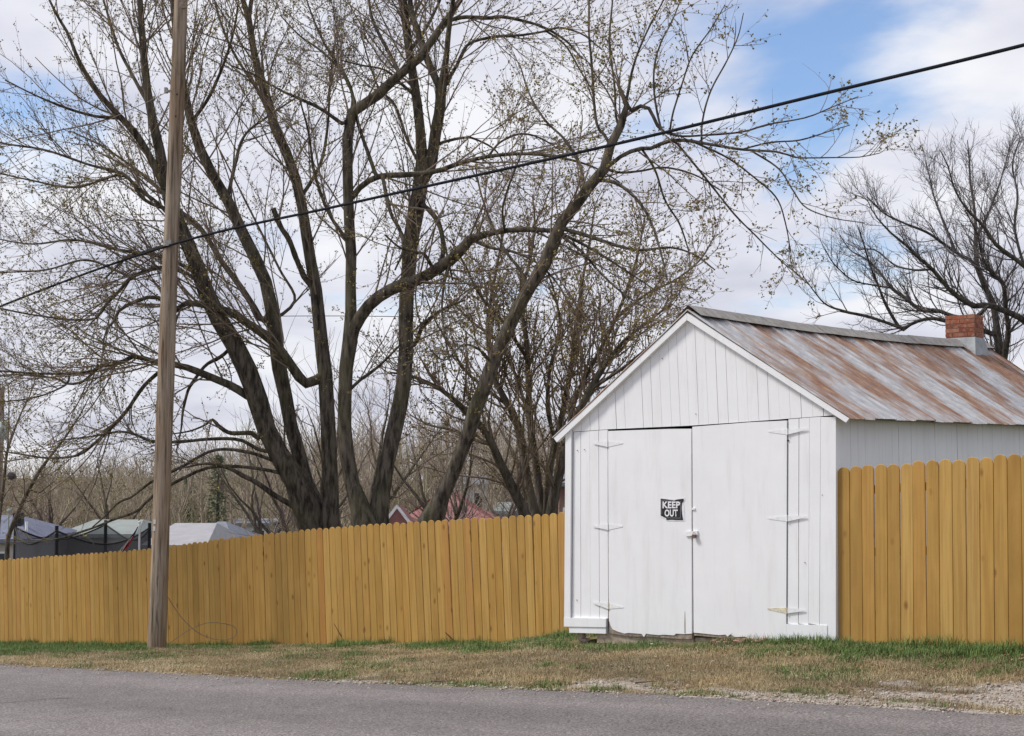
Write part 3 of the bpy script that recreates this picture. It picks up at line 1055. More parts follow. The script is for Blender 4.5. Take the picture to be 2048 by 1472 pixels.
# knob hole and keeper
board('keeper', [(1385.5, 1016), (1391.5, 1016), (1391.5, 1019.5), (1385.5, 1019.5)], -0.026, -0.0125, M['hinge'], dr)
hs = board('hasp', [(1373.5, 1071.5), (1372, 1069), (1373, 1066), (1376, 1063), (1389, 1062), (1397, 1061.5), (1397, 1070), (1376, 1072.5)], -0.030, -0.0125, M['hinge'], dl)
for px, py in ((1576.8, 880.5), (1645, 990), (1610, 1125), (1155, 901), (1169, 899), (1325, 717), (1392, 828), (1154, 1200)):
    s0, z0 = FP(px, py)
    P = np.array([[W(s0, DS - 0.012, z0), W(s0, DS + 0.0, z0)]])
    V, F = tubes(P, np.full((1, 2), 0.009 if px == 1576.8 else 0.005), 6)
    V = np.vstack([V, W(s0, DS - 0.0125, z0)[None]])
    F = [tuple(q) for q in F.tolist()] + [(i, (i + 1) % 6, 12) for i in range(6)]
    part('nail', V, F, M['rust'] if px != 1576.8 else M['signk'], shed)

# walls behind the boarding, floor, side and back
sl, sr = FP(1133, 1200)[0], FP(1672, 1200)[0]
zl_e, zr_e = FP(1133, 864)[1], FP(1672, 830)[1]
DB = DS + 10.1
zfl = 0.03
ZRI = lambda D: 0.026 * (D - DS)        # ridge climbs a little to the back
ZEA = lambda D: 0.010 * (D - DS)
nb = 50
for k in range(nb):
    a = DS + 0.055 + k * (10.0 / nb)
    b = a + 10.0 / nb - random.choice([0.002, 0.004, 0.006])
    tt = random.uniform(0.0, 0.004)
    V, F = [], BOXF
    q = box(0, 1, 0, 1, 0, 1)
    for x, y, z in q:
        D_ = a if y == 0 else b
        V.append(W(sr - 0.024 + (0.022 + tt) * x, D_, (0.02 if z == 0 else zr_e + 0.05 + ZEA(D_))))
    part('side_board', V, F, M['paint'], shed)
V = [W(sl + 0.02 * x, DS + 0.055 if y == 0 else DB, -0.16 if z == 0 else zl_e + 0.05) for x, y, z in box(0, 1, 0, 1, 0, 1)]
part('side_wall', V, BOXF, M['paint'], shed)
apS, apZ = FP(1374, 628)
V, F = prism([(sl + 0.02, -0.1), (sr - 0.03, 0.02), (sr - 0.03, zr_e + 0.1), (apS, apZ + 0.15), (sl + 0.02, zl_e)], DB, DB + 0.03)
part('back_wall', V, F, M['paint'], shed)
V, F = prism([(sl + 0.03, -0.12), (sr - 0.03, 0.03), (sr - 0.03, 0.06), (sl + 0.03, -0.09)], DS + 0.056, DB - 0.01)
part('floor', V, F, M['greywood'], shed)

# foundation stones under the raised corner and chips of brick below the doors
def rock(name, c, r, mat, parent, seed):
    rr = np.random.default_rng(seed)
    V, F = [], []
    nu, nv = 7, 4
    V.append((0, 0, r[2]))
    for j in range(1, nv):
        for i in range(nu):
            th, ph = 2 * pi * i / nu, pi * j / nv
            k = rr.uniform(0.8, 1.15)
            V.append((r[0] * k * sin(ph) * cos(th), r[1] * k * sin(ph) * sin(th), r[2] * cos(ph) * k))
    V.append((0, 0, -r[2]))
    for i in range(nu):
        F.append((0, 1 + i, 1 + (i + 1) % nu))
        for j in range(nv - 2):
            F.append((1 + j * nu + i, 1 + (j + 1) * nu + i, 1 + (j + 1) * nu + (i + 1) % nu, 1 + j * nu + (i + 1) % nu))
        F.append((1 + (nv - 2) * nu + i, len(V) - 1, 1 + (nv - 2) * nu + (i + 1) % nu))
    return link(name, meshdata(name, V, F), mat, parent, c, (0, 0, rr.uniform(0, 3)))


for i, (px, py, rx, rz, dd) in enumerate([(1153, 1276, 0.055, 0.09, 0.06), (1160, 1283, 0.06, 0.04, 0.05)]):
    s0, z0 = FP(px, py)
    rock('foundation_stone', W(s0, DS + dd + 0.06, z0), (rx, 0.07, rz), M['fstone'], shed, 100 + i)
board('sill_beam', [(1192, 1269), (1192, 1286), (1260, 1290), (1384, 1294), (1384, 1268), (1260, 1262)], 0.022, 0.14, M['fstone'])
board('sill_beam', [(1386, 1276), (1386, 1292), (1560, 1296), (1560, 1278)], 0.05, 0.14, M['fstone'])
items = []
for i in range(44):
    s0 = FP(random.uniform(1436, 1540), 1282)[0]
    Dk = DS - random.uniform(0.0, 0.22)
    r_ = random.uniform(0.012, 0.032)
    c_ = W(s0, Dk, float(zg(s0, Dk)) + 0.03)
    q = box(-r_, r_, -r_ * 0.8, r_ * 0.8, -r_ * 0.5, r_ * 0.6) * np.array([random.uniform(0.6, 1.3) for _ in range(24)]).reshape(8, 3)
    items.append((q + c_, BOXF))
V, F = join(items)
tag(part('rubble', V, F, M['rubble']), 'reddish brown chips of rubble below the right shed door', 'rubble', kind='stuff')

# roof
DF = DS - 0.05
rA = FP(1376, 622, DF)
rL = FP(1109, 874, DF)
rR = FP(1700, 835, DF)
LEN = 10.35


def rz(D):
    t = (D - DF) / LEN
    return rA[1] + 0.030 * (D - DF) - 0.07 * sin(pi * min(max(t, 0), 1))


def roof_pt(l, w, h, side):
    """l metres back from the front, w 0 ridge..1 eave, h metres above the sheet"""
    D = DF + l
    e = rR if side > 0 else rL
    sag = -0.02 * sin(pi * w) * (0.5 + 0.5 * sin(l * 1.1))
    s = rA[0] + (e[0] - rA[0]) * w
    z0, z1 = rz(D), e[1] + 0.010 * l
    z = z0 + (z1 - z0) * w + sag
    sl_ = math.atan2(z0 - z1, abs(e[0] - rA[0]))
    nrm = (side * sin(sl_), cos(sl_))
    return W(s + nrm[0] * h, D, z + nrm[1] * h)


V, F = [], []
nl = 12
for side in (-1, 1):
    o = len(V)
    for i in range(nl + 1):
        l = 0.005 + (LEN - 0.01) * i / nl
        for w, h in ((0.0, -0.012), (0.985, -0.012), (0.985, -0.045), (0.0, -0.045)):
            V.append(roof_pt(l, w, h, side))
    for i in range(nl):
        a = o + i * 4
        for j in range(4):
            F.append((a + j, a + 4 + j, a + 4 + (j + 1) % 4, a + (j + 1) % 4))
    F += [(o, o + 1, o + 2, o + 3), (o + nl * 4 + 3, o + nl * 4 + 2, o + nl * 4 + 1, o + nl * 4)]
roof = part('roof', V, F, M['greywood'], shed)
PW = 0.635
prof = [(0.0, 0.0), (0.012, 0.016), (0.026, 0.0), (0.05, 0.0), (0.063, 0.014), (0.077, 0.0), (0.18, 0.001), (0.295, 0.0), (0.31, 0.015), (0.325, 0.0), (0.44, 0.001), (0.55, 0.0), (0.563, 0.014), (0.577, 0.0), (0.603, 0.0), (0.618, 0.016), (0.635, 0.002)]
slope_len = math.hypot(rR[0] - rA[0], rR[1] - rA[1])
for side in (1, -1):
    k = 0
    l0 = -0.02
    while l0 < LEN - 0.1:
        wid = min(PW, LEN + 0.02 - l0)
        over = 0.013 * (k % 2)
        ext = 1.012 + random.uniform(-0.006, 0.008)
        nw = 9
        V, ruv = [], []
        skew = random.uniform(-0.008, 0.008)
        for j in range(nw + 1):
            w = -0.004 + (ext + 0.004) * j / nw
            for a, h in prof:
                l = l0 + min(a, wid) + skew * (w - 0.5)
                hh = h + over + 0.004 + 0.006 * (vnoise(l * 3.1, w * 5 + side * 7, 77) - 0.5)
                if j == nw:
                    hh += 0.006 * (vnoise(l * 9, 3, 79) - 0.5)
                V.append(roof_pt(l, w, hh, side))
                ruv.append((l + (0 if side > 0 else 30) + k * 0.05, w * slope_len + k * 0.35, 0))
        np_ = len(prof)
        F = [(j * np_ + i, (j + 1) * np_ + i, (j + 1) * np_ + i + 1, j * np_ + i + 1) for j in range(nw) for i in range(np_ - 1)]
        o = part('roof_sheet', V, F, M['roof'], roof)
        at = o.data.attributes.new('ruv', 'FLOAT_VECTOR', 'POINT')
        at.data.foreach_set('vector', np.array(ruv, np.float32).ravel())
        l0 += PW - 0.014
        k += 1
# ridge caps: three bent strips, a little lifted
for k, (a, b) in enumerate(((0.0, 3.5), (3.42, 6.9), (6.82, 9.0), (9.75, LEN))):
    V, ruv = [], []
    nn = 12
    for i in range(nn + 1):
        l = a + (b - a) * i / nn
        lift = 0.040 + 0.014 * vnoise(l * 2.2, 0.5, 81) + 0.004 * k
        for side, w in ((-1, 0.075), (0, 0), (1, 0.075)):
            p = roof_pt(l, w, lift, side if side else 1)
            if side == 0:
                p = W(rA[0], DF + l, rz(DF + l) + lift * 1.25 + 0.012)
            V.append(p)
            ruv.append((l * 0.8 + 11.3, w * 6 + k * 0.7, 0.0))
    F = [(3 * i + j, 3 * i + 3 + j, 3 * i + 4 + j, 3 * i + 1 + j) for i in range(nn) for j in range(2)]
    o = part('ridge_cap', V, F, M['greywood'], roof)
    at = o.data.attributes.new('ruv', 'FLOAT_VECTOR', 'POINT')
    at.data.foreach_set('vector', np.array(ruv, np.float32).ravel())

# fascia boards on the front rakes, frieze under the right eave
def fascia(pts):
    V, F = prism([FP(x, y, DF) for x, y in pts], DF - 0.012, DF + 0.014)
    part('fascia', V, F, M['paint'], shed)


fascia([(1374.6, 626), (1374.6, 640), (1114.5, 884.5), (1108.5, 876)])
fascia([(1375.2, 626), (1699.5, 836.5), (1692.5, 845), (1375.2, 640.5)])
V, F = prism([FP(1109, 876, DF), FP(1115, 884, DF), FP(1375, 640, DF), FP(1692, 844, DF), FP(1699, 836, DF), FP(1375, 627, DF)], DF + 0.015, DS - 0.001)
part('soffit', V, F, M['paint'], shed)
V = []
for x, y, z in box(0, 1, 0, 1, 0, 1):
    D_ = DS + 0.05 if y == 0 else DB
    V.append(W(sr + 0.004 + 0.024 * x, D_, zr_e - 0.035 + 0.10 * z + ZEA(D_)))
part('frieze_board', V, BOXF, M['paint'], shed)

# chimney of single bricks near the far end of the ridge
DCH = DF + 9.15
cs0, _ = onD(1890, 650, DCH)
cs1, _ = onD(1949, 650, DCH)
cz0 = onD(1890, 684, DCH)[1]
cz1 = onD(1890, 630.5, DCH)[1]
cw = cs1 - cs0
cdep = cw * 0.92
core = [W(cs0 + 0.012 if x == 0 else cs1 - 0.012, DCH + 0.012 if y == 0 else DCH + cdep - 0.012, cz0 - 0.6 if z == 0 else cz1 - 0.012) for x, y, z in box(0, 1, 0, 1, 0, 1)]
chim = part('chimney', core, BOXF, M['mortar'], shed)
ncourse = 6
ch = (cz1 - cz0) / ncourse
for c in range(-1, ncourse):
    zb = cz0 + c * ch
    for face in range(4):
        fw = cw if face % 2 == 0 else cdep
        nbk = 2
        off = 0.0 if (c + face) % 2 == 0 else 0.5
        edges = [0.0] + [x for x in ((0.5,) if off == 0 else (0.25, 0.75))] + [1.0]
        for a, b in zip(edges[:-1], edges[1:]):
            a2, b2 = a * fw + 0.005, b * fw - 0.005
            if face == 3 and c == ncourse - 1 and a > 0.3:
                continue
            if face % 2 and a == 0.0:
                a2 += 0.055
            if face % 2 and b == 1.0:
                b2 -= 0.055
            jit = random.uniform(-0.004, 0.003)
            if face == 0:
                bx = (cs0 + a2, cs0 + b2, DCH - jit, DCH + 0.05)
            elif face == 2:
                bx = (cs0 + a2, cs0 + b2, DCH + cdep - 0.05, DCH + cdep + jit)
            elif face == 1:
                bx = (cs1 - 0.05, cs1 + jit, DCH + a2, DCH + b2)
            else:
                bx = (cs0 - jit, cs0 + 0.05, DCH + a2, DCH + b2)
            top = zb + ch - 0.009 - random.uniform(0, 0.004)
            V = [W(bx[0] if x == 0 else bx[1], bx[2] if y == 0 else bx[3], zb if z == 0 else top) for x, y, z in box(0, 1, 0, 1, 0, 1)]
            part('brick', V, BOXF, M['brick'], chim)
# flashing collar: flares out over the sheets
V = []
lo = [(-0.10, -0.16), (cw + 0.06, -0.16), (cw + 0.06, cdep + 0.08), (-0.10, cdep + 0.08)]
hi = [(-0.008, -0.008), (cw + 0.008, -0.008), (cw + 0.008, cdep + 0.008), (-0.008, cdep + 0.008)]
zr0 = rz(DCH)
for (a, b), zt in [(p, None) for p in lo] + [(p, cz0 + 0.06) for p in hi]:
    s_ = cs0 + a
    if zt is None:
        w_ = abs(s_ - rA[0]) / abs((rR if s_ > rA[0] else rL)[0] - rA[0])
        e_ = rR if s_ > rA[0] else rL
        zt = rz(DCH + b) + (e_[1] + 0.010 * (DCH + b - DF) - rz(DCH + b)) * w_ + 0.015
    V.append(W(s_, DCH + b, zt))
part('flashing', V, [(0, 1, 5, 4), (1, 2, 6, 5), (2, 3, 7, 6), (3, 0, 4, 7)], M['flash'], chim)

# padlock on the hasp
s0, z0 = FP(1392, 1068)
lk = thing('padlock', W(s0, DS - 0.045, z0), 'small rusty padlock hanging on the hasp of the shed doors', 'padlock')
V = [W(s0 - 0.022 + 0.044 * x, DS - 0.058 + 0.024 * y, z0 - 0.045 + 0.04 * z) for x, y, z in box(0, 1, 0, 1, 0, 1)]
part('body', V, BOXF, M['lock'], lk)
P = np.array([[W(s0 + 0.014 * cos(a), DS - 0.046, z0 - 0.006 + 0.03 * sin(a)) for a in np.linspace(0, pi, 9)]])
V, F = tubes(P, np.full((1, 9), 0.0035), 6)
part('shackle', V, F, M['steel'], lk, True)

# KEEP OUT sign: white sheet, black print, lettering
s0, z0 = FP(1345, 1018)
sg = thing('keep_out_sign', W(s0, DS - 0.016, z0), 'torn black and white KEEP OUT sign stapled to the left shed door', 'sign')


def sheet(name, pts, d, mat, curl=0.0):
    q = [FP(x, y) for x, y in pts]
    V, F = prism(q, DS - d, DS - d + 0.002)
    return part(name, V, F, mat, sg)


sheet('paper', [(1321, 996), (1337, 996.2), (1346, 998), (1353, 997), (1370.5, 995), (1371.5, 999), (1368, 1004), (1369.5, 1013), (1370.5, 1026), (1371, 1042), (1352, 1042.5), (1340, 1042), (1333.5, 1041.5), (1332.5, 1038.5), (1321.5, 1033.5), (1321.5, 1012)], 0.0155, M['signw'])
sheet('print', [(1323, 997.3), (1334, 998.4), (1344, 1000), (1350, 1001), (1355, 999), (1368.6, 997.2), (1369, 1001.5), (1365.6, 1006), (1364.6, 1015), (1365.4, 1027), (1367.8, 1040), (1352, 1040), (1345.5, 1039.2), (1334.5, 1039.8), (1334, 1036.2), (1323, 1031)], 0.019, M['signk'])
for ln in ([(1326, 1000), (1346, 1001.6), (1346, 1002.2), (1326, 1000.6)], [(1334.5, 1035.2), (1363.5, 1035.8), (1363.5, 1036.5), (1334.5, 1035.9)], [(1363, 1002), (1363.6, 1002), (1363.0, 1034.5), (1362.4, 1034.5)], [(1325, 1000), (1325.5, 1000), (1325.7, 1029), (1325.2, 1029)]):
    sheet('border_line', ln, 0.0225, M['signg'])


def lettering(body, x0, x1, y0, y1):
    cu = bpy.data.curves.new('lettering', 'FONT')
    cu.body = body
    cu.size = 1.0
    cu.offset = 0.034
    cu.space_character = 1.05
    tmp = bpy.data.objects.new('lettering_tmp', cu)
    COL.objects.link(tmp)
    bpy.context.view_layer.update()
    me = bpy.data.meshes.new_from_object(tmp.evaluated_get(bpy.context.evaluated_depsgraph_get()))
    bpy.data.objects.remove(tmp)
    co = np.empty(len(me.vertices) * 3, np.float32)
    me.vertices.foreach_get('co', co)
    co = co.reshape(-1, 3)
    mn, mx = co.min(0), co.max(0)
    u = (co[:, 0] - mn[0]) / (mx[0] - mn[0])
    v = (co[:, 1] - mn[1]) / (mx[1] - mn[1])
    W3 = []
    for a, b in zip(u, v):
        s_, z_ = FP(x0 + (x1 - x0) * a, y1 + (y0 - y1) * b)
        W3.append(W(s_, DS - 0.0225, z_))
    W3 = np.array(W3) - ORG[sg.name]
    me.vertices.foreach_set('co', W3.astype(np.float32).ravel())
    me.update()
    link('lettering', me, M['signw'], sg)


lettering('KEEP', 1327, 1362, 1002.8, 1016.5)
lettering('OUT', 1331.2, 1357.5, 1018.8, 1033)

# ------------------------------------------------------------------ utility pole and cables
pb = ground_hit(313, 1299)
PY = pb[1]
ups = utl = thing('utility_pole', pb, 'weathered grey wooden utility pole standing on the verge before the fence', 'pole')
ctrl = [(313, 1330, 37), (314, 1290, 36), (319, 1150, 35), (324, 1000, 34), (330, 800, 33), (336, 620, 32), (343, 450, 30), (350, 300, 28.5), (356, 150, 27.5), (362, 0, 26), (370, -180, 24)]
Pc = np.array([atY(x, y, PY) for x, y, w in ctrl])
Rc = np.array([w / 2 * PY / FPX * 1.02 for x, y, w in ctrl])
Q = crom(np.column_stack([Pc[:, 2], Pc[:, 0], Pc[:, 1], Rc]), 60)
P3 = np.column_stack([Q[:, 1], Q[:, 2], Q[:, 0]])
V, F = tubes(P3[None], Q[None, :, 3], 24)
th = np.tile(np.arange(24), 60) * 2 * pi / 24
hgt = np.repeat(P3[:, 2], 24)
dv = V - np.repeat(P3, 24, axis=0)
V = V + unit(dv) * ((fbm(th * 1.5 + 3, hgt * 0.5, 91)[:, None] - 0.5) * 0.025)
part('shaft', V, F, M['pole'], utl, True)


def ppt(py, side=0.0, front=1.0):
    t = np.interp(-py, -np.array([c[1] for c in ctrl]), np.arange(len(ctrl)))
    x = np.interp(t, np.arange(len(ctrl)), [c[0] for c in ctrl])
    w = np.interp(t, np.arange(len(ctrl)), [c[2] for c in ctrl]) / 2 * PY / FPX
    return atY(x, py, PY) + np.array([side * w, -front * w * math.sqrt(max(0, 1 - min(1, side) ** 2)), 0]), w


p, w = ppt(182, -1.0, 0)
V, F = join([(box(p[0] - 0.10, p[0] + 0.02, p[1] - 0.03, p[1] + 0.03, p[2] - 0.02, p[2] + 0.015), BOXF), (box(p[0] - 0.10, p[0] - 0.05, p[1] - 0.035, p[1] + 0.035, p[2] - 0.035, p[2] + 0.055), BOXF)])
part('bracket', V, F, M['steel'], utl)
p, w = ppt(5, 0.45, 1.0)
part('dark_plate', box(p[0] - 0.05, p[0] + 0.07, p[1] - 0.015, p[1] + 0.02, p[2] - 0.13, p[2] + 0.2), BOXF, M['oldwood'], utl)
for py, sd in ((192, 0.2), (236, 0.15), (1043, -0.55), (1057, -0.55)):
    p, w = ppt(py, sd, 1.0)
    V = box(p[0] - 0.02, p[0] + 0.02, p[1] - 0.012, p[1] + 0.02, p[2] - 0.035, p[2] + 0.035) if py > 1000 else box(p[0] - 0.012, p[0] + 0.012, p[1] - 0.004, p[1] + 0.02, p[2] - 0.014, p[2] + 0.014)
    part('staple' if py > 1000 else 'bolt_hole', V, BOXF, M['white'] if py > 1000 else M['signk'], utl)
p, w = ppt(489, 0.0, 1.0)
part('cable_clamp', box(p[0] - 0.05, p[0] + 0.05, p[1] - 0.07, p[1] + 0.02, p[2] - 0.05, p[2] + 0.05), BOXF, M['steel'], utl)


def strand(name, pts, r, mat, label, cat, K=90, sides=8):
    P = crom(np.array(pts), K)
    V, F = tubes(P[None], np.full((1, K), r), sides)
    return tag(part(name, V, F, mat, None, True), label, cat)


DCAB = NV @ p[:2] - 0.03
cpts = []
for x, y in ((-620, 885), (-300, 745), (0, 613), (344.5, 489), (690, 409), (1210, 293), (1640, 189), (2048, 90), (2500, -30), (3000, -170)):
    s_, z_ = onD(x, y, DCAB)
    cpts.append(W(s_, DCAB, z_))
strand('overhead_cable', cpts, 0.0215, M['cable'], 'thick black overhead cable slanting across the sky past the pole', 'cable', 140)
p2, w = ppt(181, -0.9, 0.6)
strand('service_wire', [p2, atZ(296, 203, 22), atZ(200, 248, 25), atZ(60, 318, 30), atZ(-200, 440, 40)], 0.006, M['wire'], 'thin pale wire leaving the bracket on the wooden pole to the left', 'wire', 30, 5)
strand('distant_wire', [atZ(250, 637, 48), atZ(600, 632, 46), atZ(850, 634, 45), atZ(1130, 640, 44), atZ(1600, 655, 42)], 0.012, M['cable'], 'thin dark wire strung level behind the maple trunks', 'wire', 30, 5)
lw = [(333, 1190), (352, 1220), (372, 1245), (396, 1265), (420, 1276), (448, 1280), (468, 1274), (474, 1262), (466, 1252), (440, 1246), (414, 1246), (384, 1257), (356, 1274), (334, 1291)]
strand('loose_wire', [atY(x, y, PY + 0.16 + 0.45 * (x - 333) / 140) for x, y in lw], 0.0055, M['wire'], 'loose brown wire looping beside the foot of the wooden pole', 'wire', 60, 5)

# ------------------------------------------------------------------ trees
def limb_arrays(limbs, K=28):
    """limbs {key: (parent key, depth, end depth shift, [(px,py,width px)...])} -> arrays of points, radii"""
    out = {}
    for key, (par, Z0, dz, pts) in limbs.items():
        q = np.array(pts, float)
        if par:
            pp, pz = out[par][2], out[par][3]
            j = np.argmin(np.hypot(pp[:, 0] - q[0, 0], pp[:, 1] - q[0, 1]))
            Z0 = pz[j]
            q = np.vstack([[pp[j, 0], pp[j, 1], q[0, 2]], q])
        q = crom(q, K)
        d = np.concatenate([[0], np.cumsum(np.hypot(np.diff(q[:, 0]), np.diff(q[:, 1])))])
        Z = Z0 + dz * (d / d[-1]) ** 1.15
        P = np.array([atZ(a, b, z) for (a, b), z in zip(q[:, :2], Z)])
        R = np.maximum(q[:, 2] * 0.89, 1.2) / 2 * Z / FPX
        out[key] = (P, R, q[:, :2], Z)
    return out


def grow(P, R, spacing, tmin, ang, lf, K, wig, up, rmul, rmin, rmax, seed, hug=None):
    rg = np.random.default_rng(seed)
    n, k = R.shape
    seg = np.linalg.norm(np.diff(P, axis=1), axis=2)
    L = seg.sum(1)
    tm = np.broadcast_to(np.asarray(tmin, float), (n,))
    cnt = rg.poisson(L * (1 - tm) / spacing)
    par = np.repeat(np.arange(n), cnt)
    m = len(par)
    t = tm[par] + (1 - tm[par]) * rg.uniform(0, 1, m) ** 0.9
    x = np.clip(t * (k - 1), 0, k - 1.001)
    i = x.astype(int)
    f = (x - i)[:, None]
    p0 = P[par, i] * (1 - f) + P[par, i + 1] * f
    tg = unit(P[par, i + 1] - P[par, i])
    r = R[par, i] * (1 - f[:, 0]) + R[par, i + 1] * f[:, 0]
    rnd = rg.normal(0, 1, (m, 3))
    perp = unit(rnd - tg * (rnd * tg).sum(1, keepdims=True))
    a = rg.uniform(ang[0], ang[1], m)[:, None]
    d = unit(tg * np.cos(a) + perp * np.sin(a))
    d[:, 2] += rg.normal(up * 1.5, 0.1, m)
    d = unit(d)
    ln = lf(r, t, rg, m) 
    st = ln / (K - 1)
    pts = [p0]
    for j in range(K - 1):
        d = unit(d + rg.normal(0, wig, (m, 3)) + np.array([0, 0, up]))
        pts.append(pts[-1] + d * st[:, None])
    C = np.stack(pts, 1)
    r0 = np.clip(r * rmul * rg.uniform(0.75, 1.2, m), rmin, rmax)
    RR = r0[:, None] * np.linspace(1, 0.35, K)[None]
    return C, RR


def buds(P, spacing, size, seed, tmin=0.15):
    rg = np.random.default_rng(seed)
    n, k, _ = P.shape
    L = np.linalg.norm(np.diff(P, axis=1), axis=2).sum(1)
    cnt = rg.poisson(L / spacing)
    par = np.repeat(np.arange(n), cnt)
    m = len(par)
    x = rg.uniform(tmin, 1, m) * (k - 1.001)
    i = x.astype(int)
    f = (x - i)[:, None]
    p = P[par, i] * (1 - f) + P[par, i + 1] * f
    sz = rg.uniform(size[0], size[1], m)[:, None]
    ax = unit(rg.normal(0, 1, (m, 3)) + np.array([0, 0, 0.4]))
    s1 = unit(np.cross(ax, rg.normal(0, 1, (m, 3))))
    s2 = np.cross(ax, s1)
    c = p + ax * sz * 0.5
    V = np.stack([p, c + s1 * sz * 0.34, p + ax * sz, c - s1 * sz * 0.34, c + s2 * sz * 0.34, c - s2 * sz * 0.34], 1).reshape(-1, 3)
    o = np.arange(m)[:, None] * 6
    F = np.concatenate([o + np.array([[0, 1, 2, 3]]), o + np.array([[0, 4, 2, 5]])])
    return V, F


def make_tree(name, base, limbs, label, mats, tmin, seed, sp=(0.26, 0.165, 0.12), l1=(1.1, 3.2), l2=(0.35, 1.25), l3=(0.03, 0.15), up=(0.03, 0.035, 0.05), rr=(0.0088, 0.0047, 0.0034), bud=None, K=28, group=None, wig=0.085, sides=10, thick=()):
    root = thing(name, base, label, 'tree', group)
    arr = limb_arrays(limbs, K)
    keys = list(arr)
    lst = []
    for k in keys:
        P, R = arr[k][0], arr[k][1].copy()
        jit = np.ones(K)
        v, f = tubes(P[None], R[None], sides if R[0] > 0.05 else 7)
        sd = sides if R[0] > 0.05 else 7
        th = np.tile(np.arange(sd), K) * 2 * pi / sd
        hh = np.repeat(np.arange(K), sd)
        v = v + (v - np.repeat(P, sd, axis=0)) * ((fbm(th * 1.3, hh * 0.55 + len(lst) * 5, seed) - 0.5)[:, None] * 0.36)
        # closing fan over the end
        lst.append((v, f))
    V, F = cat_tubes(lst)
    Fl = F.tolist()
    o = 0
    caps = []
    for (v, f), k in zip(lst, keys):
        sd = len(v) // K
        caps.append(tuple(range(o + len(v) - sd, o + len(v))))
        o += len(v)
    trunk = part('trunk', V, [tuple(q) for q in Fl] + caps, mats[0], root, True)
    P = np.stack([arr[k][0] for k in keys])
    R = np.stack([arr[k][1] for k in keys])
    tm = np.array([tmin.get(k, tmin.get('*', 0.1)) for k in keys])

    def lf1(r, t, rg, m):
        return rg.uniform(l1[0], l1[1], m) * np.clip(0.45 + r * 11, 0.45, 1.15) * (1.0 - 0.25 * t)
    rows = np.array([i for i, k in enumerate(keys) for _ in range(2 if k in thick else 1)])
    C1, R1 = grow(P[rows], R[rows], sp[0], tm[rows], (0.35, 1.0), lf1, 10, wig * 0.85, up[0], 0.42, rr[0] * 0.75, rr[0] * 1.9, seed + 1)
    C2, R2 = grow(C1, R1, sp[1], 0.12, (0.35, 0.95), lambda r, t, rg, m: rg.uniform(l2[0], l2[1], m) * (1.1 - 0.5 * t), 6, wig, up[1], 0.6, rr[1] * 0.8, rr[1] * 1.3, seed + 2)
    C3, R3 = grow(C2, R2, sp[2], 0.15, (0.4, 1.1), lambda r, t, rg, m: rg.uniform(l3[0], l3[1], m), 3, wig, up[2], 0.7, rr[2] * 0.85, rr[2] * 1.2, seed + 3)
    if bud:
        big = np.where(R > 0.035, 1.0, 0.0).mean(1) > 0.2
        T0, TR_ = grow(P[big], R[big], 0.62, np.maximum(tm[big] - 0.2, 0.12), (0.9, 1.5), lambda r, t, rg, m: rg.uniform(0.10, 0.30, m) + r, 4, 0.2, 0.1, 0.08, 0.004, 0.007, seed + 8)
        T1_, TR1 = grow(T0, TR_, 0.035, 0.3, (0.4, 1.3), lambda r, t, rg, m: rg.uniform(0.05, 0.16, m), 3, 0.2, 0.1, 0.8, 0.003, 0.004, seed + 9)
    V, F = tubes(C1, R1, 4)
    part('branches', V, F, mats[1], root, True)['kind'] = 'stuff'
    V, F = cat_tubes([tubes(C2, R2, 3), tubes(C3, R3, 3)] + ([tubes(T0, TR_, 3), tubes(T1_, TR1, 3)] if bud else []))
    tw = part('twigs', V, F, mats[1], root)
    tw['kind'] = 'stuff'
    if bud:
        V, F = cat_tubes([buds(C2, bud[0] * 1.6, bud[1], seed + 5), buds(C3, bud[0] * 0.6, bud[1], seed + 6, 0.6), buds(T1_, 0.05, bud[1], seed + 10)])
        bo = part('buds', V, F, mats[2], root)
        bo['kind'] = 'stuff'
    return root, (len(C1), len(C2), len(C3))


def base_at(px, Z):
    p = atZ(px, 1280, Z)
    s_, D_ = UV @ p[:2], NV @ p[:2]
    return np.array([p[0], p[1], float(zg(s_, D_))])


def foot(px, Z, w):
    """bottom control point of a trunk: its picture position where it meets the ground"""
    b = base_at(px, Z)
    q = b - CAM0
    zc = q[1] * CP + q[2] * SP
    yc = -q[1] * SP + q[2] * CP
    return (px, CY - FPX * yc / zc + 14, w)


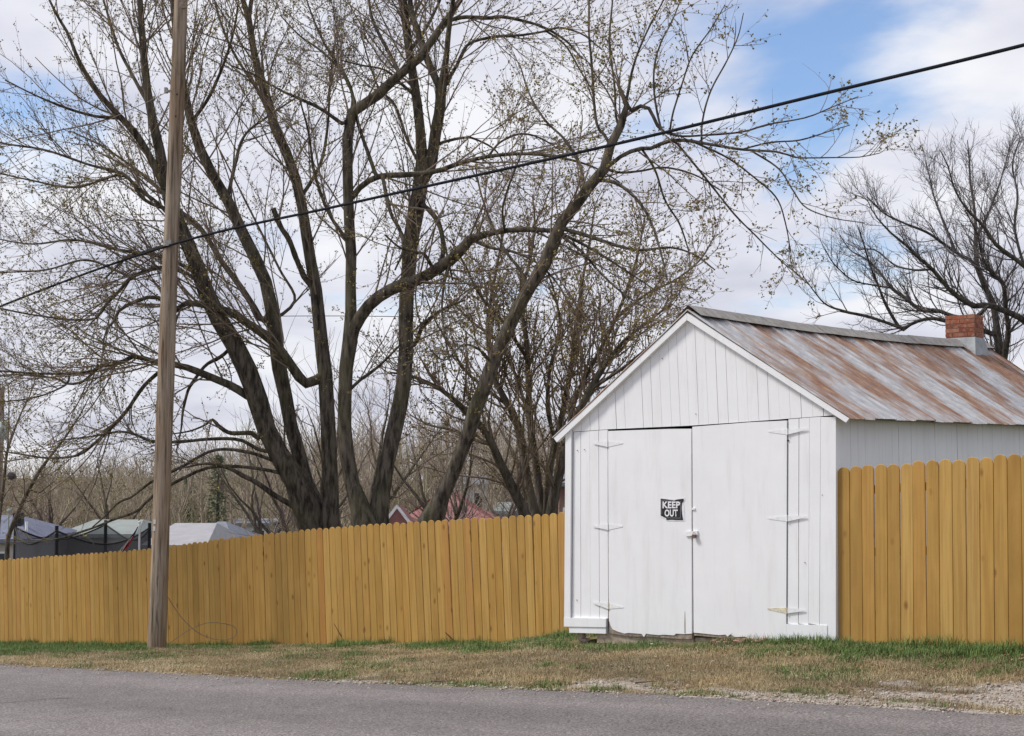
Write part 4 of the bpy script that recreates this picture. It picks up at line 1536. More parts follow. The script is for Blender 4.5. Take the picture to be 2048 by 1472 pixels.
Z1 = 26.0
t1 = {
    'A': (None, Z1, -1.0, [foot(655, Z1, 96), (648, 1130, 84), (632, 1055, 72), (602, 985, 60), (586, 950, 50), (540, 880, 43), (530, 850, 44), (499, 753, 46), (468, 685, 42), (427, 617, 38), (400, 548, 35), (372, 480, 32), (345, 420, 29), (330, 360, 25), (318, 290, 22), (298, 205, 19), (287, 102, 16), (280, 0, 13), (276, -120, 9), (268, -240, 5)]),
    'Aa': ('A', 0, -1.0, [(335, 385, 17), (300, 314, 16), (270, 266, 15), (239, 232, 13), (201, 191, 11), (160, 126, 9), (136, 68, 7), (112, 27, 6), (80, -40, 4), (40, -120, 2.5)]),
    'B': (None, Z1, 1.0, [foot(662, Z1, 70), (655, 1130, 58), (645, 1055, 50), (622, 985, 36), (606, 950, 33), (597, 907, 32), (584, 863, 31), (574, 822, 30), (567, 770, 31), (554, 719, 33), (550, 668, 32), (543, 617, 31), (533, 569, 29), (513, 521, 28), (492, 480, 27), (455, 400, 25), (420, 340, 24), (398, 291, 22), (383, 245, 20), (370, 190, 18), (356, 110, 15), (347, 20, 13), (340, -100, 9), (330, -220, 5)]),
    'Bb': ('B', 0, 1.6, [(526, 644, 16), (513, 623, 15), (478, 569, 14), (444, 524, 13), (430, 500, 12), (396, 451, 11), (362, 424, 10), (310, 370, 8), (260, 330, 6), (200, 290, 4), (140, 262, 3)]),
    'C': (None, Z1 - 0.4, 0.8, [foot(668, Z1 - 0.4, 56), (665, 1150, 42), (662, 1055, 38), (661, 980, 36), (658, 900, 36), (655, 830, 34), (652, 760, 33), (645, 700, 31), (636, 620, 30), (630, 570, 28), (622, 530, 26), (612, 461, 25), (601, 393, 23), (581, 325, 22), (554, 267, 21), (537, 205, 20), (516, 144, 18), (502, 68, 15), (496, 27, 13), (480, -20, 10), (462, -90, 7), (440, -180, 4)]),
    'Cf': ('C', 0, 0.8, [(500, 20, 10), (508, -30, 9), (518, -110, 6), (535, -190, 4)]),
    'Cs': ('C', 0, -0.2, [(612, 559, 13), (595, 524, 12), (578, 480, 12), (560, 451, 12), (546, 416, 12)]),
    'Cl': ('C', 0, 1.4, [(560, 285, 8), (520, 190, 7), (470, 110, 6), (440, 40, 5), (420, -40, 3)]),
    'Cr': ('C', 0, -0.5, [(600, 400, 9), (640, 330, 8), (655, 255, 6), (660, 170, 5), (668, 90, 3)]),
    'Ba': ('C', 0, -1.1, [(645, 753, 24), (612, 767, 25), (588, 740, 22), (560, 699, 21), (533, 671, 20), (496, 647, 19), (472, 630, 18), (441, 617, 17), (403, 610, 15), (376, 606, 13), (350, 618, 11), (325, 600, 10), (301, 593, 9), (251, 612, 8), (236, 624, 7), (226, 647, 6), (212, 661, 5), (205, 700, 3)]),
    'Bc_': ('A', 0, -1.2, [(489, 788, 19), (461, 770, 18), (410, 750, 17), (376, 736, 15), (345, 729, 13), (308, 723, 12), (273, 712, 11), (260, 716, 11), (239, 726, 10), (205, 731, 10), (185, 743, 9), (137, 747, 6), (68, 747, 5), (0, 742, 4), (-60, 745, 3)]),
    'Bd_': ('Bc_', 0, 0.8, [(191, 740, 7), (164, 764, 6), (133, 767, 6), (113, 757, 5), (51, 750, 4), (0, 752, 4), (-60, 770, 3)]),
    'Be_': ('Bc_', 0, -0.5, [(133, 768, 5), (100, 785, 4), (68, 795, 4), (20, 802, 3), (-40, 803, 2)]),
    'Bf_': ('A', 0, -0.6, [(516, 876, 12), (502, 866, 11), (461, 866, 10), (437, 852, 9), (424, 839, 7), (410, 850, 5), (380, 862, 4), (345, 868, 3)]),
    'Bg_': ('A', 0, 1.2, [(452, 705, 9), (437, 716, 9), (412, 730, 8), (386, 764, 8), (376, 781, 7), (366, 822, 6), (362, 860, 4), (352, 905, 3)]),
    'Bh_': ('A', 0, -0.9, [(398, 550, 10), (379, 552, 9), (359, 541, 9), (321, 535, 9), (263, 555, 9), (236, 586, 8), (219, 600, 8), (198, 630, 7), (185, 639, 6), (137, 639, 5), (68, 630, 4), (0, 617, 4), (-60, 606, 3)]),
    'Bi_': ('A', 0, -0.5, [(365, 480, 9), (321, 494, 8), (280, 507, 7), (253, 514, 6), (232, 535, 5), (210, 557, 5)]),
    'Bj_': ('Bc_', 0, 1.0, [(330, 735, 9), (311, 750, 9), (284, 777, 9), (253, 822, 8), (219, 859, 8), (185, 890, 7), (154, 911, 6), (96, 916, 5), (40, 908, 4), (-20, 898, 3)]),
    'Bk_': ('A', 0, -0.8, [(560, 905, 9), (520, 900, 9), (480, 880, 8), (420, 878, 8), (360, 884, 7), (304, 883, 7), (273, 870, 6), (239, 863, 5), (190, 872, 4), (120, 880, 3)]),
    'Bl_': ('A', 0, -0.9, [(598, 1018, 13), (588, 1013, 13), (547, 989, 12), (513, 965, 11), (485, 951, 10), (461, 938, 8), (420, 927, 6), (370, 935, 4), (330, 945, 3)]),
    'Bm_': ('A', 0, -1.3, [(560, 925, 8), (500, 905, 8), (430, 900, 7), (370, 930, 7), (330, 950, 6), (301, 965, 6), (260, 996, 5), (239, 1003, 5), (226, 1016, 4), (205, 1037, 4), (185, 1054, 3)]),
    'Bn_': ('A', 0, -1.5, [(575, 950, 8), (500, 935, 8), (420, 935, 7), (350, 965, 7), (301, 996, 6), (273, 1023, 6), (232, 1037, 6), (191, 1054, 5), (161, 1064, 5), (116, 1078, 4), (85, 1078, 3)]),
    'Bo_': ('Aa', 0, -0.5, [(240, 236, 9), (190, 232, 7), (130, 215, 6), (70, 190, 4), (10, 160, 3)]),
    'Bp_': ('A', 0, 1.2, [(300, 215, 10), (270, 160, 8), (235, 90, 7), (210, 10, 5), (190, -60, 3)]),
    'Bq_': ('A', 0, 1.0, [(345, 420, 10), (290, 400, 8), (250, 350, 8), (180, 330, 6), (90, 300, 5), (0, 285, 4), (-60, 260, 3)]),
    'Br_': ('A', 0, -0.8, [(372, 485, 9), (330, 420, 9), (280, 380, 8), (240, 350, 7), (150, 375, 5), (60, 360, 4), (-30, 340, 3)]),
    'Bs_': ('A', 0, 1.6, [(400, 548, 10), (330, 515, 8), (240, 500, 7), (150, 480, 5), (60, 488, 4), (-40, 470, 3)]),
    'Bt_': ('Bh_', 0, 1.2, [(263, 555, 7), (230, 540, 6), (170, 520, 5), (90, 540, 4), (0, 545, 3)]),
    'Bu_': ('B', 0, -0.7, [(383, 245, 9), (420, 190, 8), (450, 120, 6), (470, 50, 5), (480, -30, 3)]),
    'Bv_': ('B', 0, 1.4, [(455, 400, 9), (470, 330, 8), (490, 270, 6), (540, 230, 5), (600, 190, 3)]),
    'Bw_': ('B', 0, 1.5, [(545, 640, 9), (590, 600, 7), (560, 540, 6), (520, 460, 5), (480, 380, 4), (440, 300, 3)]),
}
b1 = base_at(655, Z1)
_, c1 = make_tree('maple_tree', b1, t1, 'leaning three-stemmed budding maple behind the fence just right of the pole', (M['bark'], M['twig'], M['bud']),
                  {'*': 0.12, 'A': 0.42, 'B': 0.46, 'C': 0.42, 'Cs': 0.8, 'Bm_': 0.86, 'Bn_': 0.90, 'Bj_': 0.2, 'Bk_': 0.35, 'Bl_': 0.6, 'Bf_': 0.3}, 301, bud=(0.17, (0.024, 0.046)), thick=('Ba', 'Bc_', 'Bd_', 'Be_', 'Bh_', 'Bj_', 'Bk_', 'Bo_', 'Bq_', 'Br_', 'Bs_', 'Bt_'))

Z2 = 24.2
t2 = {
    'D': (None, Z2, 0.6, [foot(745, Z2, 100), (743, 1120, 90), (736, 1062, 70), (722, 1020, 50), (712, 997, 40), (699, 939, 34), (690, 880, 32), (689, 856, 32), (690, 788, 31), (692, 740, 32), (698, 700, 34), (703, 660, 31), (702, 617, 26), (701, 565, 25), (702, 514, 25), (699, 470, 25), (697, 410, 25), (695, 342, 25), (694, 280, 25), (694, 240, 25), (712, 219, 25), (754, 191, 23), (805, 144, 21), (839, 116, 19), (873, 68, 17), (894, 38, 15), (921, 0, 12), (955, -60, 9), (985, -130, 5)]),
    'Db': ('D', 0, -2.2, [(709, 655, 29), (722, 632, 28), (740, 608, 27), (764, 588, 27), (798, 571, 27), (839, 559, 26), (873, 538, 26), (908, 514, 26), (932, 490, 24), (945, 475, 20), (976, 468, 13), (1010, 461, 12), (1050, 459, 12), (1085, 460, 11), (1113, 465, 9), (1150, 480, 7), (1195, 505, 6), (1250, 540, 4), (1310, 580, 3)]),
    'Dc': ('D', 0, 1.0, [(896, 41, 9), (928, 34, 9), (976, 36, 9), (1010, 34, 8), (1078, 51, 6), (1130, 80, 5), (1165, 118, 3)]),
    'Dd': ('D', 0, -1.5, [(690, 246, 9), (682, 246, 9), (644, 219, 8), (600, 198, 7), (560, 180, 5), (510, 150, 4), (460, 130, 3)]),
    'De': ('D', 0, -1.6, [(703, 403, 14), (709, 386, 13), (737, 362, 13), (764, 352, 13), (819, 349, 12), (873, 342, 11), (925, 325, 10), (976, 313, 9), (1027, 308, 8), (1078, 309, 7), (1133, 318, 6), (1190, 335, 4), (1240, 365, 3)]),
    'Df': ('De', 0, 1.2, [(752, 352, 10), (737, 308, 9), (716, 246, 8), (706, 191, 7), (680, 140, 6), (640, 100, 5), (600, 72, 4), (560, 30, 3)]),
    'Dg': ('De', 0, -1.0, [(764, 352, 9), (781, 424, 9), (800, 461, 8), (806, 500, 6), (790, 540, 4)]),
    'Dh': ('De', 0, 1.0, [(976, 313, 6), (1000, 285, 5), (1040, 268, 5), (1080, 276, 4), (1120, 300, 3)]),
    'Di': ('D', 0, 1.5, [(694, 250, 9), (706, 200, 8), (690, 150, 7), (650, 90, 5), (620, 20, 4), (600, -50, 3)]),
    'Dj': ('D', 0, 1.2, [(800, 150, 10), (775, 100, 8), (745, 40, 7), (735, -20, 5), (720, -80, 3)]),
    'Dk': ('Db', 0, 1.0, [(878, 536, 13), (886, 505, 11), (884, 470, 10), (872, 440, 9), (855, 418, 8), (840, 395, 6)]),
    'Dl': ('Db', 0, -0.8, [(870, 542, 9), (850, 510, 8), (835, 505, 6), (800, 495, 5), (770, 470, 4)]),
    'Dm': ('Db', 0, -1.5, [(945, 480, 8), (980, 495, 7), (1030, 505, 6), (1080, 530, 5), (1120, 575, 4), (1150, 630, 3)]),
    'Dn': ('Db', 0, -0.8, [(1010, 461, 6), (1005, 420, 5), (1015, 380, 5), (1030, 340, 4), (1050, 290, 3)]),
    'Do': ('Db', 0, -1.0, [(905, 520, 7), (890, 560, 6), (884, 620, 5), (893, 690, 4), (905, 740, 3)]),
    'Dp': ('Db', 0, -1.2, [(1113, 465, 7), (1160, 500, 6), (1200, 545, 5), (1250, 590, 4), (1300, 620, 3)]),
    'Dq': ('D', 0, -1.4, [(697, 480, 9), (660, 430, 8), (630, 350, 7), (618, 270, 5), (600, 200, 4)]),
    'Dr': ('D', 0, 1.6, [(690, 790, 8), (720, 760, 7), (760, 730, 6), (800, 690, 5), (850, 640, 4)]),
    'E': (None, Z2, 1.4, [foot(752, Z2, 90), (752, 1120, 80), (752, 1062, 66), (757, 1020, 48), (763, 990, 41), (771, 939, 38), (784, 880, 37), (798, 822, 36), (807, 771, 36), (810, 719, 35), (812, 685, 34), (812, 634, 34), (814, 582, 34), (818, 531, 34), (822, 480, 35), (828, 450, 36), (834, 410, 36), (841, 369, 34), (845, 342, 30), (842, 290, 24), (839, 239, 23), (832, 191, 22), (826, 150, 21), (817, 85, 20), (810, 34, 19), (805, -20, 16), (800, -90, 11), (790, -180, 6)]),
    'Ea': ('E', 0, -1.0, [(850, 352, 28), (863, 325, 27), (870, 273, 26), (879, 222, 25), (883, 178, 24), (888, 150, 19), (893, 110, 14), (897, 68, 12), (903, 20, 10), (915, -50, 7), (930, -120, 4)]),
    'Eb': ('Ea', 0, 0.9, [(882, 178, 18), (867, 147, 17), (849, 103, 16), (836, 62, 15), (823, 27, 14), (820, -20, 11), (826, -90, 7)]),
    'Ec': ('Ea', 0, -1.2, [(892, 172, 9), (899, 155, 9), (914, 130, 8), (926, 105, 8), (942, 85, 7), (993, 73, 7), (1044, 70, 6), (1092, 62, 5), (1119, 55, 5), (1164, 68, 4), (1205, 100, 3)]),
    'Ed': ('Ec', 0, 0.8, [(1092, 62, 5), (1130, 90, 4), (1160, 140, 4), (1190, 190, 3)]),
    'Ee': ('E', 0, -1.2, [(826, 690, 10), (832, 685, 10), (846, 651, 9), (873, 627, 7), (897, 613, 6), (930, 600, 4)]),
    'Ef': ('E', 0, 1.4, [(858, 300, 8), (885, 285, 7), (930, 275, 6), (955, 280, 5), (990, 300, 4), (1010, 330, 3)]),
    'Eg': ('E', 0, -1.2, [(838, 410, 10), (860, 420, 9), (880, 450, 8), (892, 500, 6), (905, 560, 4)]),
    'Eh': ('E', 0, 1.2, [(846, 340, 8), (815, 280, 7), (790, 210, 6), (760, 180, 5), (740, 130, 4), (720, 60, 3)]),
    'Ei': ('E', 0, -1.0, [(833, 195, 8), (800, 165, 7), (770, 140, 5), (720, 130, 4), (680, 120, 3)]),
    'Ej': ('E', 0, 1.3, [(820, 100, 9), (850, 60, 8), (880, 0, 6), (900, -60, 4)]),
}
b2 = base_at(748, Z2)
_, c2 = make_tree('maple_tree', b2, t2, 'budding maple forking low into a V of two tall stems', (M['bark'], M['twig'], M['bud']),
                  {'*': 0.12, 'D': 0.46, 'E': 0.50, 'Dk': 0.5}, 302, bud=(0.16, (0.024, 0.046)))

Z3 = 23.6
t3 = {
    'G': (None, Z3, -1.6, [foot(835, Z3, 90), (845, 1110, 78), (860, 1050, 62), (876, 1012, 42), (888, 985, 36), (905, 950, 31), (920, 906, 30), (934, 876, 31), (942, 842, 31), (955, 805, 32), (972, 764, 33), (986, 726, 32), (1000, 692, 31), (1027, 634, 30), (1055, 582, 29), (1085, 535, 29), (1105, 490, 29), (1123, 444, 29), (1147, 417, 27), (1167, 386, 26), (1191, 359, 25), (1210, 335, 23), (1216, 305, 19), (1229, 273, 19), (1246, 243, 18), (1257, 217, 15), (1248, 204, 10), (1240, 185, 8), (1236, 168, 7)]),
    'Ga': ('G', 0, -1.0, [(1258, 222, 10), (1272, 215, 9), (1290, 211, 9), (1302, 222, 8), (1312, 245, 8), (1325, 262, 7), (1360, 272, 5), (1399, 271, 5), (1483, 264, 4.5), (1535, 249, 4), (1612, 235, 3.5), (1667, 213, 2.6), (1714, 194, 2)]),
    'Gb': ('G', 0, -1.6, [(1215, 330, 12), (1222, 328, 11), (1249, 308, 10), (1283, 297, 10), (1300, 297, 9), (1337, 282, 9), (1373, 281, 8), (1428, 290, 7), (1483, 299, 6), (1557, 304, 5), (1593, 315, 4), (1667, 315, 3), (1720, 314, 2.4), (1760, 306, 2)]),
    'Gc': ('Gb', 0, -0.8, [(1502, 301, 4.5), (1557, 337, 4), (1586, 381, 3.6), (1612, 415, 3.2), (1667, 436, 2.6), (1729, 446, 2)]),
    'Gd': ('Gb', 0, 0.8, [(1392, 286, 5), (1454, 315, 4.5), (1505, 352, 4), (1553, 396, 3.5), (1571, 447, 3), (1582, 506, 2)]),
    'Ge': ('Gb', 0, 0.5, [(1403, 285, 5), (1405, 242, 4.5), (1421, 183, 4), (1454, 121, 3.5), (1476, 73, 2.6), (1487, 26, 2)]),
    'Gf': ('G', 0, 0.8, [(1216, 285, 7), (1212, 273, 7), (1195, 253, 7), (1188, 205, 6), (1184, 137, 6), (1178, 68, 5), (1178, 0, 4), (1182, -70, 3)]),
    'Gg': ('G', 0, -0.6, [(1250, 212, 7), (1253, 200, 7), (1263, 147, 6), (1277, 102, 5), (1300, 51, 4), (1330, -5, 3)]),
    'Gh': ('G', 0, 0.7, [(1240, 250, 6), (1232, 236, 6), (1229, 171, 5), (1219, 85, 5), (1225, 0, 4), (1230, -80, 3)]),
    'Gi': ('Ga', 0, 0.8, [(1322, 257, 5), (1310, 200, 5), (1308, 140, 4.5), (1320, 90, 4), (1345, 40, 3.5), (1365, -10, 3)]),
    'Gj': ('Ga', 0, -0.8, [(1340, 268, 5), (1345, 230, 4.5), (1365, 165, 4), (1385, 110, 3.5), (1420, 60, 3), (1450, 10, 2.2)]),
    'Gk': ('Gb', 0, -0.6, [(1483, 299, 4), (1540, 285, 4), (1600, 280, 3.5), (1660, 262, 2.8), (1700, 250, 2)]),
    'Gl': ('Gb', 0, 0.9, [(1350, 283, 5), (1390, 330, 5), (1430, 380, 4.5), (1470, 430, 4), (1510, 470, 3.4), (1560, 520, 2.8), (1600, 552, 2)]),
    'Gm': ('G', 0, -1.2, [(1192, 362, 9), (1230, 365, 8), (1270, 395, 7), (1300, 440, 6), (1320, 500, 5), (1335, 560, 3)]),
    'Gn': ('G', 0, 1.2, [(1170, 386, 9), (1160, 330, 8), (1130, 280, 6), (1090, 240, 5), (1060, 190, 4), (1040, 130, 3)]),
    'Go': ('G', 0, -1.2, [(1120, 455, 10), (1170, 470, 9), (1230, 490, 8), (1280, 500, 7), (1340, 495, 5), (1390, 510, 4), (1430, 540, 3)]),
    'Gp': ('G', 0, 1.2, [(1060, 580, 9), (1040, 540, 8), (1010, 500, 6), (980, 440, 5), (960, 380, 4), (950, 330, 3)]),
    'Gq': ('G', 0, -1.2, [(985, 730, 7), (960, 700, 6), (925, 690, 5), (890, 720, 4), (860, 700, 3)]),
    'Gr': ('Gb', 0, 0.7, [(1283, 297, 6), (1310, 340, 5), (1330, 400, 4.5), (1360, 450, 4), (1380, 510, 3)]),
    'Gs': ('G', 0, 0.9, [(1212, 338, 7), (1240, 345, 6), (1280, 342, 5), (1330, 335, 4.5), (1390, 350, 4), (1440, 380, 3)]),
}
b3 = base_at(842, Z3)
_, c3 = make_tree('maple_tree', b3, t3, 'single-stemmed budding maple leaning right over the white shed', (M['bark'], M['twig'], M['bud']),
                  {'*': 0.10, 'G': 0.48}, 303, sp=(0.215, 0.15, 0.11), l1=(0.6, 1.9), l2=(0.25, 0.9), bud=(0.13, (0.027, 0.054)), up=(0.01, 0.01, 0.03))

Z4 = 29.0
t4 = {
    'a': (None, Z4, -2, [foot(1072, Z4, 34), (1065, 1100, 30), (1050, 1030, 26), (1030, 985, 22), (1005, 935, 19), (985, 890, 17), (960, 850, 15), (928, 818, 13), (907, 798, 11), (873, 774, 9), (826, 753, 7), (780, 745, 4)]),
    'b': (None, Z4, 1, [foot(1078, Z4, 34), (1076, 1100, 30), (1070, 1030, 24), (1055, 960, 19), (1044, 890, 18), (1031, 839, 17), (1010, 798, 15), (992, 764, 13), (980, 710, 11), (975, 650, 9), (985, 580, 7), (1000, 500, 5), (1010, 430, 3)]),
    'c': (None, Z4, 2, [foot(1085, Z4, 34), (1085, 1100, 28), (1083, 1030, 22), (1072, 930, 17), (1062, 850, 15), (1057, 780, 14), (1055, 720, 13), (1050, 660, 11), (1042, 600, 9), (1060, 520, 7), (1070, 450, 5), (1065, 390, 3)]),
    'd': (None, Z4, -1, [foot(1095, Z4, 36), (1098, 1100, 32), (1103, 1030, 27), (1115, 960, 23), (1133, 890, 20), (1155, 830, 17), (1180, 780, 15), (1210, 730, 12), (1250, 680, 9), (1300, 640, 6), (1340, 610, 4)]),
    'e': (None, Z4, 1.5, [foot(1090, Z4, 30), (1092, 1100, 26), (1094, 1030, 21), (1098, 950, 16), (1112, 880, 14), (1130, 800, 12), (1145, 720, 11), (1155, 640, 9), (1165, 560, 7), (1180, 480, 5), (1190, 410, 3)]),
    'f': ('d', 0, 1, [(1133, 890, 12), (1150, 800, 11), (1190, 720, 9), (1230, 640, 8), (1260, 560, 6), (1280, 490, 4), (1290, 430, 2.5)]),
    'g': ('e', 0, -1.5, [(1112, 880, 10), (1095, 820, 9), (1100, 740, 8), (1120, 660, 7), (1110, 590, 5), (1090, 530, 3)]),
    'h': ('b', 0, -1.5, [(1020, 815, 9), (975, 780, 8), (930, 740, 7), (900, 690, 5), (870, 640, 4), (850, 590, 2.5)]),
    'i': ('a', 0, 1.5, [(985, 890, 9), (950, 880, 8), (905, 860, 6), (860, 850, 5), (820, 830, 3)]),
    'j': ('f', 0, 1.5, [(1230, 640, 7), (1290, 590, 6), (1350, 560, 5), (1400, 520, 4), (1430, 470, 3)]),
    'k': ('d', 0, -1.5, [(1180, 780, 8), (1240, 740, 7), (1290, 700, 5), (1330, 670, 3)]),
    'l': ('c', 0, -1.5, [(1055, 720, 9), (1010, 650, 8), (960, 590, 6), (930, 530, 5), (900, 480, 3)]),
    'm': ('c', 0, 1.0, [(1060, 850, 9), (1035, 760, 8), (1000, 690, 6), (940, 640, 5), (900, 600, 3)]),
}
b4 = base_at(1085, Z4)
_, c4 = make_tree('bushy_tree', b4, t4, 'bushy many-stemmed budding tree just left of the white shed', (M['bark2'], M['twig2'], M['bud2']),
                  {'*': 0.12, 'a': 0.42, 'b': 0.42, 'c': 0.42, 'd': 0.42, 'e': 0.42}, 304, sp=(0.115, 0.15, 0.15), l1=(0.8, 2.3), l2=(0.3, 1.0), bud=(0.125, (0.028, 0.058)), up=(0.07, 0.06, 0.06), rr=(0.012, 0.0065, 0.0045), wig=0.14)

Z5 = 29.5
t5 = {
    's': (None, Z5, 1, [foot(2012, Z5, 46), (2010, 900, 34), (2006, 760, 27), (2000, 708, 22), (1994, 658, 17), (1987, 607, 14), (1970, 573, 13), (1956, 542, 12), (1951, 505, 10), (1952, 460, 8), (1948, 410, 6), (1940, 360, 5), (1938, 310, 3), (1935, 280, 2)]),
    't': ('s', 0, -1.5, [(2003, 740, 18), (2011, 700, 14), (2017, 658, 12), (2011, 617, 11), (2007, 569, 10), (1985, 548, 8), (1965, 515, 6), (1955, 470, 4), (1930, 420, 3)]),
    'u': (None, Z5, -2, [(2110, 760, 22), (2090, 690, 18), (2048, 641, 15), (2014, 624, 13), (1977, 610, 13), (1953, 613, 13), (1926, 600, 12), (1899, 579, 10), (1865, 539, 9), (1837, 515, 8), (1810, 488, 6), (1783, 467, 5), (1750, 430, 3), (1735, 400, 2)]),
    'v': ('s', 0, -1.4, [(1956, 538, 8), (1940, 520, 8), (1912, 505, 7), (1858, 467, 6), (1810, 447, 5), (1769, 427, 4), (1735, 395, 2.5)]),
    'w': ('s', 0, 1.2, [(1985, 600, 10), (1950, 635, 10), (1905, 632, 9), (1892, 627, 9), (1871, 620, 9), (1841, 620, 8), (1810, 596, 8), (1783, 576, 7), (1760, 545, 5), (1735, 520, 4), (1700, 500, 3), (1680, 470, 2)]),
    'x': ('s', 0, -1.0, [(1994, 670, 12), (1950, 655, 11), (1888, 641, 9), (1858, 637, 8), (1824, 647, 8), (1803, 658, 8), (1773, 612, 7), (1758, 575, 5), (1740, 530, 4), (1725, 480, 3), (1715, 450, 2)]),
    'y': ('x', 0, -0.8, [(1803, 658, 8), (1797, 654, 8), (1739, 634, 7), (1695, 624, 6), (1654, 610, 4), (1630, 585, 3), (1612, 560, 2)]),
    'z': (None, Z5 - 1, -1, [(2160, 700, 16), (2100, 590, 12), (2048, 532, 10), (1994, 491, 9), (1965, 450, 7), (1935, 420, 6), (1910, 380, 4), (1895, 330, 3), (1880, 300, 2)]),
    'aa': ('u', 0, 1.2, [(1865, 539, 6), (1830, 540, 5), (1790, 530, 4), (1750, 500, 3), (1715, 500, 2)]),
    'ab': ('w', 0, -1, [(1783, 576, 5), (1745, 570, 4), (1705, 560, 3.5), (1670, 530, 3), (1650, 500, 2)]),
    'ac': ('v', 0, 1, [(1912, 505, 6), (1890, 450, 5), (1870, 400, 4), (1858, 350, 3), (1850, 320, 2)]),
    'ad': ('s', 0, 1, [(1952, 480, 6), (1975, 430, 5), (1995, 380, 4), (2010, 330, 3), (2020, 290, 2)]),
    'ae': ('z', 0, 1.2, [(2048, 532, 7), (2030, 460, 6), (2035, 390, 5), (2025, 330, 4), (2040, 275, 2.5)]),
    'af': ('z', 0, -1, [(2100, 590, 8), (2090, 480, 7), (2080, 400, 5), (2060, 340, 4), (2050, 280, 3)]),
}
b5 = base_at(2012, Z5)
_, c5 = make_tree('bare_tree', b5, t5, 'dark spreading leafless tree rising behind the brick chimney', (M['bark3'], M['twig3']),
                  {'*': 0.12, 's': 0.5, 'u': 0.3, 'z': 0.3}, 305, sp=(0.13, 0.115, 0.14), l1=(0.6, 1.7), l2=(0.25, 0.75), l3=(0.08, 0.28), up=(0.07, 0.06, 0.05), rr=(0.010, 0.0056, 0.0042), wig=0.13)

# saplings at the left edge
t6 = {'a': (None, 33.0, -1, [foot(8, 33.0, 13), (14, 1110, 11), (18, 1071, 10), (34, 1030, 10), (58, 979, 9), (82, 938, 8), (103, 910, 6), (130, 875, 5), (160, 830, 3), (180, 790, 2)]),
      'b': ('a', 0, 0.6, [(58, 978, 4), (78, 985, 4), (92, 975, 3), (110, 962, 2)])}
make_tree('sapling', base_at(8, 33.0), t6, 'thin leaning sapling behind the fence at the left edge', (M['bark2'], M['twig2'], M['bud2']), {'*': 0.45}, 306, l1=(0.4, 1.3), bud=(0.14, (0.02, 0.04)))
t7 = {'a': (None, 34.0, 1, [foot(-6, 34.0, 9), (-4, 1080, 8), (2, 1010, 8), (8, 960, 7), (14, 905, 6), (25, 870, 5), (44, 822, 4), (61, 788, 3), (72, 753, 2)]),
      'b': ('a', 0, -0.8, [(10, 950, 4), (16, 880, 4), (18, 820, 3), (17, 770, 2)])}
make_tree('sapling', base_at(-6, 34.0), t7, 'slender upright sapling cut by the left edge of the photo', (M['bark2'], M['twig2'], M['bud2']), {'*': 0.4}, 307, l1=(0.4, 1.2), bud=(0.14, (0.02, 0.04)))

# bare trees farther off: one built per kind, then copies turned and scaled
def far_tree(name, seed, H, label, mats, spread=0.5, sp=(0.5, 0.35), r0=0.2, l1=(1.2, 3.2), stems=5, rt=(0.02, 0.012)):
    rg = np.random.default_rng(seed)
    K = 14
    P, R = [], []
    for i in range(stems):
        az = 2 * pi * i / stems + rg.uniform(-0.4, 0.4)
        d = unit(np.array([cos(az) * spread, sin(az) * spread, 1.0]))
        p = np.array([0.0, 0, 0])
        pts = [p]
        fork = rg.uniform(0.10, 0.28)
        for k in range(K - 1):
            if k / K < fork:
                st = np.array([0, 0, 1.0])
            else:
                d = unit(d + rg.normal(0, 0.13, 3) + np.array([0, 0, 0.05]))
                st = d
            p = p + st * H / (K - 1) * rg.uniform(0.85, 1.0)
            pts.append(p)
        P.append(pts)
        R.append(r0 * np.linspace(1, 0.1, K) ** 1.2 * (1 if i == 0 else 0.8))
    P, R = np.array(P), np.array(R)
    root = thing(name, (0, 0, 0), label, 'tree')
    V, F = tubes(P, R, 6)
    part('trunk', V, F, mats[0], root, True)
    C1, R1 = grow(P, R, sp[0], 0.28, (0.5, 1.1), lambda r, t, g, m: g.uniform(l1[0], l1[1], m) * (1.05 - 0.5 * t), 7, 0.17, 0.10, 0.5, rt[0] * 0.8, rt[0] * 1.6, seed + 1)
    C2, R2 = grow(C1, R1, sp[1], 0.15, (0.4, 1.0), lambda r, t, g, m: g.uniform(0.5, 1.3, m), 4, 0.16, 0.10, 0.6, rt[1] * 0.8, rt[1] * 1.2, seed + 2)
    V, F = cat_tubes([tubes(C1, R1, 3), tubes(C2, R2, 3)])
    o = part('crown', V, F, mats[1], root)
    return root


def place(root, px, Z, scale, rz_, label=None, copy=True, sink=0.0, group=None):
    b = base_at(px, Z)
    b[2] -= sink
    if copy:
        r = root.copy()
        COL.objects.link(r)
        for ch in root.children:
            c = ch.copy()
            COL.objects.link(c)
            c.parent = r
    else:
        r = root
    r.location = b
    r.rotation_euler = (0, 0, rz_)
    r.scale = (scale,) * 3
    if label:
        r['label'] = label
    if group:
        r['group'] = group
    return r


